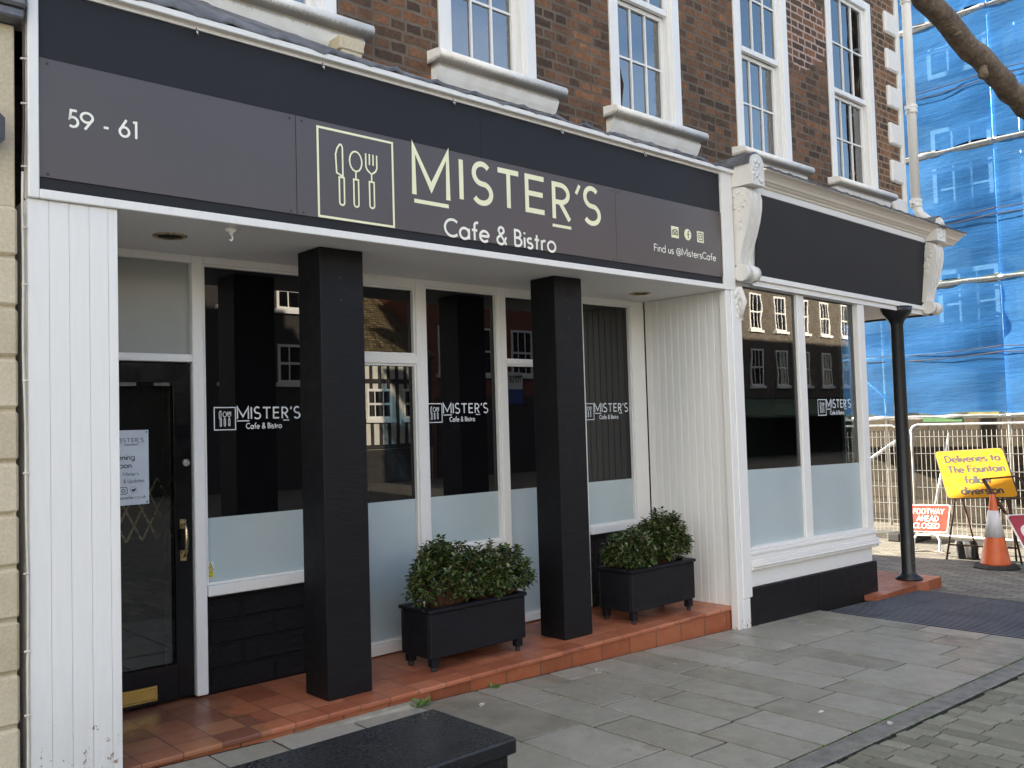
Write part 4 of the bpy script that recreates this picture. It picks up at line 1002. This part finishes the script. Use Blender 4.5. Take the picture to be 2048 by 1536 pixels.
# ================================================================== TREE (trunk stands outside the picture on the right)
T = thing('tree', (10.6, -3.9, gz(10.6)), 'bare grey brown tree whose thick branch crosses the top right corner', 'tree')
rr = random.Random(1)
def gnarl(p0, p1, n_, amp, seed):
    rr = random.Random(seed); p0, p1 = Vector(p0), Vector(p1)
    return [p0.lerp(p1, k/n_)+Vector((rr.uniform(-1, 1), rr.uniform(-1, 1), rr.uniform(-1, 1)))*amp*(1 if 0 < k < n_ else 0) for k in range(n_+1)]
mb = MB(); mb.tube(gnarl((10.6, -3.9, gz(10.6)-.1), (10.2, -3.5, 2.55), 8, .03, 1)+gnarl((10.1, -3.45, 3.0), (10.5, -3.9, 7.5), 10, .06, 2), [.24, .21, .19, .18, .175, .17, .165, .165, .165]+[.16-.008*k for k in range(11)], 14); mb.build('trunk', 'bark', T)
mb = MB()
P0 = Vector((10.1, -3.42, 2.75)); P1 = Vector((7.34, -2.0, 3.775)); P2 = Vector((5.68, -2.0, 4.09)); P3 = Vector((3.4, -2.2, 5.4))
path = gnarl(P0, P1, 8, .012, 5)+gnarl(P1, P2, 12, .012, 6)[1:]+gnarl(P2, P3, 8, .03, 7)[1:]
mb.tube(path, [.092-.0012*k for k in range(len(path))], 14)
q = P1.lerp(P2, .48); d_ = (P2-P1).normalized()
mb.tube([q+Vector((0, 0, -.03)), q+Vector((-.02, -.02, -.09)), q+Vector((-.05, -.03, -.125)), q+Vector((-.065, -.03, -.13))], [.04, .03, .035, .015], 10)
q = P1.lerp(P2, .76); mb.ball(q+Vector((.0, -.03, -.045)), .04, 2, (1.3, 1, .7))
mb.build('branch', 'bark', T)

# ================================================================== FENCE PANELS
def fence_panel(y0, y1, label):
    X0 = 14.2; g = gz(14.2); t = thing('mesh_fence_panel', (X0, (y0+y1)/2, g), label, 'fence', 'steel mesh fence panels in front of the scaffold')
    zb, zt = -.34, 1.345; r = .09
    f = MB()
    f.tube([(X0, y0, g+.02), (X0, y0, zt-r), (X0, y0+r*.3, zt-r*.3), (X0, y0+r, zt), (X0, y1-r, zt), (X0, y1-r*.3, zt-r*.3), (X0, y1, zt-r), (X0, y1, g+.02)], .019, 8); f.tube([(X0, y0, zb), (X0, y1, zb)], .017, 8)
    f.build('frame', 'galv', t)
    m = MB(); k = int((y1-y0)/.068)
    for i in range(1, k): yy = y0+(y1-y0)*i/k; m.tube([(X0, yy, zb), (X0, yy, zt-.09)], .0042, 4, False)
    for i in range(6): m.tube([(X0-.006, y0, zb+.26*i+.2), (X0-.006, y1, zb+.26*i+.2)], .0048, 4, False)
    m.build('wire_mesh', 'wire', t)
    for yy in (y0, y1):
        b = MB(); b.box(X0-.32, X0+.32, yy-.1, yy+.1, g+.001, g+.13, .02); b.build('foot_block', 'rubber', t)
    return t
fence_panel(2.27, 5.6, 'left mesh fence panel behind the iron column, with a diagonal tube')
fence_panel(-1.35, 2.05, 'right mesh fence panel standing behind the road signs')

# ================================================================== SCAFFOLD AND SHEETING
SC = thing('scaffold', (14.9, 1.8, gz(14.9)), 'tall steel tube scaffold with silver poles in front of the wrapped building', 'scaffold')
SX = 14.86; gs = gz(15)
YS = [5.75, 3.3, .845, -1.6]; LV = [1.45, 3.55, 5.65, 7.75, 9.85, 11.95]
for y in YS:
    for dx in (0, 1.15):
        mb = MB(); mb.tube([(SX+dx, y, gs), (SX+dx, y, 13)], .03, 10)
        if dx == 0:
            for z in LV: mb.box(SX-.05, SX+.04, y-.05, y+.05, z-.05, z+.05, .01)
        mb.build('standard', 'galv', SC)
for z in LV:
    for dx in (0, 1.15):
        mb = MB(); mb.tube([(SX-.05+dx, 6.4, z), (SX-.05+dx, -2.4, z)], .03, 8)
        mb.build('ledger', 'galv', SC)
    mb = MB()
    for k in range(4): mb.box(SX+.1+.24*k, SX+.32+.24*k, -2.3, 6.3, z+.05, z+.09)
    mb.build('boarding', 'wood', SC)
    mb = MB(); mb.tube([(SX-.02, 6.4, z+1.02), (SX-.02, -2.4, z+1.02)], .024, 8); mb.build('guard_rail', 'galv', SC)
for (a, b, mt) in (((SX+.5, 2.15, 3.62), (SX+.5, -1.4, 1.7), 'rubber'), ((SX+.06, 3.3, 2.28), (SX+.06, 2.45, 1.5), 'galv'), ((SX+.5, 3.3, 6.5), (SX+.5, .8, 8.6), 'galv'), ((SX-.62, 2.76, .80), (SX-.05, 2.2, 1.34), 'galv'), ((SX-.3, 2.0, -.4), (SX-.05, 1.72, 1.2), 'galv')):
    mb = MB(); mb.tube([a, b], .027, 8); mb.build('brace', mt, SC)
mb = MB(); mb.mi = 0; mb.box(SX-.11, SX-.085, 1.5, 2.1, 1.38, 1.47); mb.mi = 1; mb.box(SX-.11, SX-.085, .95, 1.40, 1.475, 1.515); mb.build('toe_board', ['wood_green', 'wood_yellow'], SC)
# one sheet in every bay and lift
for li, (za, zb) in enumerate(zip(LV, LV[1:])):
    for bi, (ya, yb) in enumerate(zip(YS, YS[1:])):
        if li > 3: continue
        mb = MB(); rr = random.Random(li*7+bi); nu, nv = 26, 22; V = []
        p1, p2 = rr.uniform(0, 6), rr.uniform(0, 6)
        for i in range(nu+1):
            row = []
            for j in range(nv+1):
                u, v = i/nu, j/nv; y = ya+(yb-ya)*u; e = math.sin(math.pi*v)
                scal = .05*abs(math.sin(u*math.pi*3+p1))*(1-v)**3-.04*abs(math.sin(u*math.pi*3+p2))*v**3
                z = za+.03+(zb-za-.05)*v+scal
                x = SX-.075-.05*e*math.sin(math.pi*u)-.02*e*math.sin(7*v+3*u+p2)-.012*e*math.sin(19*v-5*u+p1)-.012*math.sin(9*u+p1)
                row.append(mb.bm.verts.new((x, y, z)))
            V.append(row)
        for i in range(nu):
            for j in range(nv): mb.bm.faces.new((V[i][j], V[i+1][j], V[i+1][j+1], V[i][j+1])).smooth = True
        bay = ['left', 'middle', 'right'][bi]; lift = ['lowest', 'second', 'third', 'fourth'][li]
        s_ = tag(mb.build('scaffold_sheet', 'sheet', recalc=False), f'translucent blue sheet on the {bay} bay of the scaffold, {lift} row up', 'sheeting', 'blue sheets tied to the scaffold')
        # silver rolled hem
        h = MB(); hp = [(SX-.10, ya+(yb-ya)*k/32, za+.015+.006*math.sin(k*.5+p1)) for k in range(33)]; h.tube(hp, [.019+.05*max(0, math.sin(k*.42+p2)-.6) for k in range(33)], 8); h.build('rolled_hem', 'galv', s_)
        h = MB()
        for zz in (.97, 1.06): h.tube([(SX-.13-.02*math.sin(k*1.3), ya+(yb-ya)*k/10, za+zz-.05*math.sin(math.pi*k/10)) for k in range(11)], .007, 5)
        h.build('tie_cord', 'cable_dark', s_)
W_ = thing('wrapped_building', (17.5, 2, gs), 'pale brown building behind the scaffold with white windows seen through blue sheeting', 'building')
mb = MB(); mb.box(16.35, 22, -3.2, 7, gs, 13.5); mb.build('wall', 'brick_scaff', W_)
for r_ in range(1, 5):
    for y in (4.6, 1.9, -.9):
        z = -.1+r_*2.5; f = MB(); xx = 16.3
        f.box(xx, xx+.06, y-.5, y-.43, z, z+1.6); f.box(xx, xx+.06, y+.43, y+.5, z, z+1.6); f.box(xx, xx+.06, y-.43, y+.43, z, z+.08); f.box(xx, xx+.06, y-.43, y+.43, z+1.52, z+1.6)
        for k in (-.145, .145): f.box(xx+.01, xx+.05, y+k-.018, y+k+.018, z+.08, z+1.52)
        for k in (.5, .98): f.box(xx+.012, xx+.048, y-.43, y+.43, z+k, z+k+.035)
        f = f.build('window', 'frame_grey', W_); p = MB(); p.face([(xx+.03, y-.43, z+.08), (xx+.03, y+.43, z+.08), (xx+.03, y+.43, z+1.52), (xx+.03, y-.43, z+1.52)]); p.build('pane', 'glass_dark', f, recalc=False)

# ================================================================== ROAD SIGNS AND CONE
def quad_frame(TL, TR, BR, BL):
    TL, TR, BR, BL = map(Vector, (TL, TR, BR, BL)); D_ = ((BL-TL)+(BR-TR))/2; BL = TL+D_; BR = TR+D_
    nrm = (TR-TL).cross(BL-TL).normalized()
    if nrm.x > 0: nrm = -nrm
    def place(u, v, d): return (BL.lerp(BR, u)).lerp(TL.lerp(TR, u), v)+nrm*d
    return place, nrm
def board(name, place, mats, parent, rim, th=.012):
    mb = MB(); r = .03
    def rr_(i, d, ins):
        pts = []
        for cx, cy, a0 in ((1-.05-ins, 1-.07-ins, 0), (.05+ins, 1-.07-ins, 90), (.05+ins, .07+ins, 180), (1-.05-ins, .07+ins, 270)):
            for a in (0, 30, 60, 90): pts.append(place(cx+.05*math.cos(R(a0+a)), cy+.07*math.sin(R(a0+a)), d))
        return pts
    a = [mb.bm.verts.new(p) for p in rr_(0, 0, 0)]; b = [mb.bm.verts.new(p) for p in rr_(0, -th, 0)]
    mb.bm.faces.new(a); mb.bm.faces.new(b[::-1])
    for k in range(len(a)): mb.bm.faces.new((a[k], b[k], b[(k+1) % len(a)], a[(k+1) % len(a)]))
    mb.mi = 1; mb.bm.faces.new([mb.bm.verts.new(p) for p in rr_(0, .0015, rim)]).material_index = 1
    return mb.build(name, mats, parent)
Y_ = thing('diversion_sign', (12.5, .5, gz(12.5)), 'yellow road sign about deliveries to The Fountain on a leaning metal frame', 'road sign')
pl, nr = quad_frame((12.65, 1.055, .997), (12.65, .178, 1.051), (12.3, -.092, .462), (12.3, .743, .378))
board('sign_face', pl, ['ink', 'yellow'], Y_, .012)
mb = MB(); pt = lambda u, v, d: pl(u, v, .003+d)
for s, u0, v0, w in (('Deliveries to', .13, .745, .78), ('The Fountain', .13, .525, .80), ('follow', .33, .30, .36), ('diversion', .235, .085, .58)): text(mb, s, u0, v0, .14, .027, pt, width=w)
mb.build('lettering', 'ink', Y_, recalc=False)
mb = MB(); g = gz(12.5)
mb.tube([(12.32, .67, .40), (12.27, .80, g)], .014, 6); mb.tube([(12.32, .58, .40), (12.54, .50, g)], .014, 6); mb.tube([(12.34, .05, .44), (12.44, -.054, g)], .014, 6); mb.tube([(12.36, .02, .5), (12.70, .10, g)], .014, 6)
mb.tube([(12.29, .77, g+.2), (12.42, -.03, g+.2)], .012, 6); mb.tube([(12.67, 1.05, .99), (12.33, .74, .38)], .012, 6); mb.tube([(12.67, .18, 1.04), (12.33, -.09, .46)], .012, 6)
mb.build('leg_frame', 'rust', Y_)
F_ = thing('footway_sign', (13, 1.3, gz(13)), 'small red sign reading FOOTWAY AHEAD CLOSED beside the iron column', 'road sign')
pl2, nr2 = quad_frame((13.03, 1.60, .225), (13.03, 1.025, .245), (12.97, 1.085, -.135), (12.97, 1.62, -.16))
board('sign_face', pl2, ['sign_white', 'red'], F_, .035)
mb = MB(); pt2 = lambda u, v, d: pl2(u, v, .003+d)
for s, u0, v0, w in (('FOOTWAY', .12, .66, .74), ('AHEAD', .23, .40, .52), ('CLOSED', .16, .14, .63)): text(mb, s, u0, v0, .19, .034, pt2, width=w)
mb.build('lettering', 'sign_white', F_, recalc=False)
mb = MB(); g = gz(13)
for y in (1.53, 1.17): mb.tube([(12.99, y-.06*(1 if y < 1.3 else -1)*-1, -.15), (12.97, y, -.25), (12.95, y, g+.02), (13.05, y, g+.02)], .016, 6)
mb.tube([(12.98, 1.5, -.19), (12.98, 1.2, -.19)], .014, 6); mb.build('stand', 'sign_white', F_)
C_ = thing('traffic_cone', (11.86, .045, gz(11.86)), 'orange traffic cone with a white sleeve in front of the yellow sign', 'traffic cone')
g = gz(11.86); cx, cy = 11.86, .04
def rz(z): return .165-(z-(g+.05))*(.165-.028)/.83
mb = MB(); z0, z1, z2, z3 = g+.05, g+.38, g+.70, g+.88
mb.lathe([(rz(z0)+.012, z0), (rz(z0), z0+.02), (rz(z1), z1), (rz(z2), z2), (rz(z3), z3), (rz(z3)-.008, z3+.012), (.012, z3+.014)], cx, cy, 28); mb.build('cone_body', 'cone', C_)
mb = MB(); mb.lathe([(rz(z1)+.003, z1), (rz(z2)+.003, z2)], cx, cy, 28); mb.build('reflective_sleeve', 'cone_white', C_)
mb = MB(); mb.lathe([(.27, g+.002), (.275, g+.02), (.25, g+.048), (.18, g+.05)], cx, cy, 8, False); mb.build('base', 'rubber', C_)
Q_ = thing('red_sign', (11.8, -.5, gz(11.8)), 'crimson road sign with a white edge leaning at the right edge of the photo', 'road sign')
pl3, nr3 = quad_frame((11.9, -.075, .265), (11.95, -.86, .335), (11.45, -1.25, -.10), (11.45, -.50, -.19))
board('sign_face', pl3, ['sign_white', 'crimson'], Q_, .028)
mb = MB(); mb.ribbon([(.22+.10*math.cos(R(a)), .56+.17*math.sin(R(a))) for a in range(50, 311, 13)], .05, lambda u, v, d: pl3(u, v, .003+d)); mb.build('lettering', 'sign_white', Q_, recalc=False)
mb = MB(); g = gz(11.8)
mb.tube([(11.9, .155, .69), (11.9, -.24, .735)], .013, 6); mb.tube([(11.9, .155, .69), (11.9, -.08, .29)], .022, 6); mb.tube([(11.9, -.24, .735), (11.9, -.48, .40), (11.9, -.6, .3)], .013, 6)
mb.tube([(11.9, .06, .44), (11.95, -.6, .50)], .011, 6); mb.tube([(11.92, -.12, .25), (12.2, -.3, g)], .013, 6); mb.tube([(11.92, -.8, .3), (12.2, -.95, g)], .013, 6); mb.tube([(11.92, -.12, .25), (11.47, -.53, -.19), (11.4, -.6, g)], .013, 6); mb.tube([(11.9, -.08, .29), (11.92, -.12, .25)], .013, 6)
mb.build('folded_frame', 'rust', Q_)
G_ = thing('sand_bag', (12.55, .63, gz(12.55)), 'black sandbag slumped over the foot of the yellow sign frame', 'sandbag')
b = bmesh.new(); bmesh.ops.create_cube(b, size=1); bmesh.ops.subdivide_edges(b, edges=b.edges[:], cuts=5, use_grid_fill=True)
rr = random.Random(3)
for v in b.verts:
    c = v.co; k = 1-.12*abs(c.z*2)**3; c.y *= k*(1+.06*math.sin(c.z*9)); c.x *= k*(1-.1*math.cos(c.y*5)); c.x += .06*math.sin(c.y*14)
    v.co = Vector((12.5+c.x*.17, .63+c.y*.23+.02*c.z, gz(12.55)+.125+c.z*.235))
for f in b.faces: f.smooth = True
mb = MB(); mb.join(b); mb.build('bag', 'rubber', G_)
cbm = MB(); cbm.tube([(12.6, 1.5, gz(12.6)+.02), (12.75, 1.25, gz(12.6)+.03), (12.6, 1.0, gz(12.6)+.05), (12.5, .85, gz(12.6)+.06)], .012, 6)
tag(cbm.build('cable', 'cable_dark'), 'dark cable lying on the sunlit ground beside the footway sign', 'cable')

# the terrace goes on beyond the wrapped building (outside the picture; keeps the low sun off the street)
R_ = thing('street_building', (50, 8, gz(14)), 'long brick terrace continuing the street beyond the wrapped building', 'building')
mb = MB(); mb.box(23.5, 80, .4, 14, gz(14), 12.6); mb.build('wall', 'brick_opp', R_)
# moss in the joint beside the drain
mb = MB(); rr = random.Random(21)
for k in range(420):
    x = rr.choice((rr.uniform(3.2, 5.2), rr.uniform(4.8, 7.4))); y = -1.929+rr.uniform(-.008, .008) if k % 3 else -2.071+rr.uniform(-.004, .008)
    leaf(mb.bm, Vector((x, y, gz(x)+.018)), Vector((rr.uniform(-1, 1), rr.uniform(-1, 1), rr.uniform(.1, .8))), Vector((0, 0, 1)), rr.uniform(.008, .02), .008)
tag(mb.build('moss', 'weed', recalc=False), 'thin green moss in the joints along the drain channel', 'moss', kind='stuff')

# ================================================================== OPPOSITE SIDE OF THE STREET (seen mirrored in the glass)
def opp(x0, x1, h, mat, label, cols, rows, z_first, dz, wn_, wh, y=-22., roof=None):
    t = thing('street_building', ((x0+x1)/2, y, gz(x0)), label, 'building')
    mb = MB(); mb.box(x0+.01, x1-.01, y-8, y, gz(14)-.1, h); mb.build('wall', mat, t)
    base = None
    for r_ in range(rows):
        for c in range(cols):
            cx = x0+(x1-x0)*(c+.5)/cols; z = z_first+dz*r_
            if base is None:
                f = MB(); q = .09; f.box(-wn_/2, -wn_/2+q, .002, .05, 0, wh); f.box(wn_/2-q, wn_/2, .002, .05, 0, wh); f.box(-wn_/2+q, wn_/2-q, .002, .05, 0, q); f.box(-wn_/2+q, wn_/2-q, .002, .05, wh-q, wh); f.box(-wn_/2+q, wn_/2-q, .004, .04, wh/2-.04, wh/2+.04)
                for k in (-1, 1): f.box(k*wn_/6-.02, k*wn_/6+.02, .006, .03, q, wh-q)
                f.box(-wn_/2-.1, wn_/2+.1, .002, .15, -.14, -.002)
                for v in f.bm.verts: v.co += t.location
                base = f.build('window', 'white', t); p = MB(); p.face([(-wn_/2, .004, .01), (wn_/2, .004, .01), (wn_/2, .004, wh-.01), (-wn_/2, .004, wh-.01)])
                for v in p.bm.verts: v.co += t.location
                p.build('pane', 'glass_dark', base, recalc=False)
                w = base
            else: w = copy_tree(base, t)
            w.location = (cx-t.location.x, y-t.location.y, z-t.location.z)
    if roof:
        mb = MB(); mb.prism_x([(y+.35, h-.05), (y-4, h+3.0), (y-8.3, h-.05)], x0, x1); mb.build('roof', roof, t)
    return t
opp(-6, 8.4, 8.5, 'brick_opp', 'wide brown brick building opposite, at the left of the row', 6, 2, 3.6, 2.9, 1.0, 1.7)
opp(8.4, 16.6, 7.6, 'timber', 'dark painted building opposite with pale windows', 4, 2, 3.2, 2.5, 1.3, 1.3)
o3 = opp(16.6, 21.4, 4.3, 'plaster', 'white timber framed building opposite under a brown tiled roof', 3, 1, 1.9, 2.5, 1.1, 1.1, roof='rooftile')
mb = MB()
for k in range(13): xx = 16.7+k*.38; mb.box(xx, xx+.13, -22, -21.97, .9, 4.2)
for z in (.8, 3.2): mb.box(16.6, 21.4, -22, -21.96, z, z+.16)
mb.build('timber_frame', 'timber', o3)
mb = MB(); mb.box(16.7, 21.3, -22.0, -21.94, -.5, .78); mb.build('shopfront', 'timber', o3)
o4 = opp(21.4, 33, 9.5, 'brick_red', 'red brick building opposite with white window heads', 6, 2, 3.6, 3.2, 1.2, 1.9)
mb = MB(); mb.box(21.6, 32.8, -22, -21.9, -.5, 2.7); mb.build('shopfront', 'timber', o4)
o5 = opp(33, 66, 11.5, 'brick_opp', 'long tan brick terrace opposite above a green shop awning', 14, 3, 3.2, 2.9, 1.1, 1.9)
mb = MB(); mb.prism_x([(-21.99, 2.5), (-21.99, 2.35), (-19.6, 1.5), (-19.6, 1.62)], 36, 62); mb.build('awning', 'awning', o5)
mb = MB(); mb.box(33.2, 65.8, -22, -21.93, -.5, 2.6); mb.build('shopfront', 'timber', o5)
lb = thing('letting_board', (25.6, -21.75, 2.4), 'white and blue letting board on the red brick building opposite', 'sign')
mb = MB(); mb.box(25.1, 26.1, -21.88, -21.85, 2.4, 3.7); mb.build('board', 'sign_white', lb)
mb = MB(); mb.box(25.1, 26.1, -21.849, -21.845, 2.4, 3.0); mb.build('lower_panel', flat('letting_blue', (.03, .08, .3), .5), lb)
mb = MB(); text(mb, 'TO LET', 0, 3.3, .25, .045, lambda u, v, d: (26.02-u, -21.845+d, v), width=.84); mb.build('lettering', 'ink', lb, recalc=False)
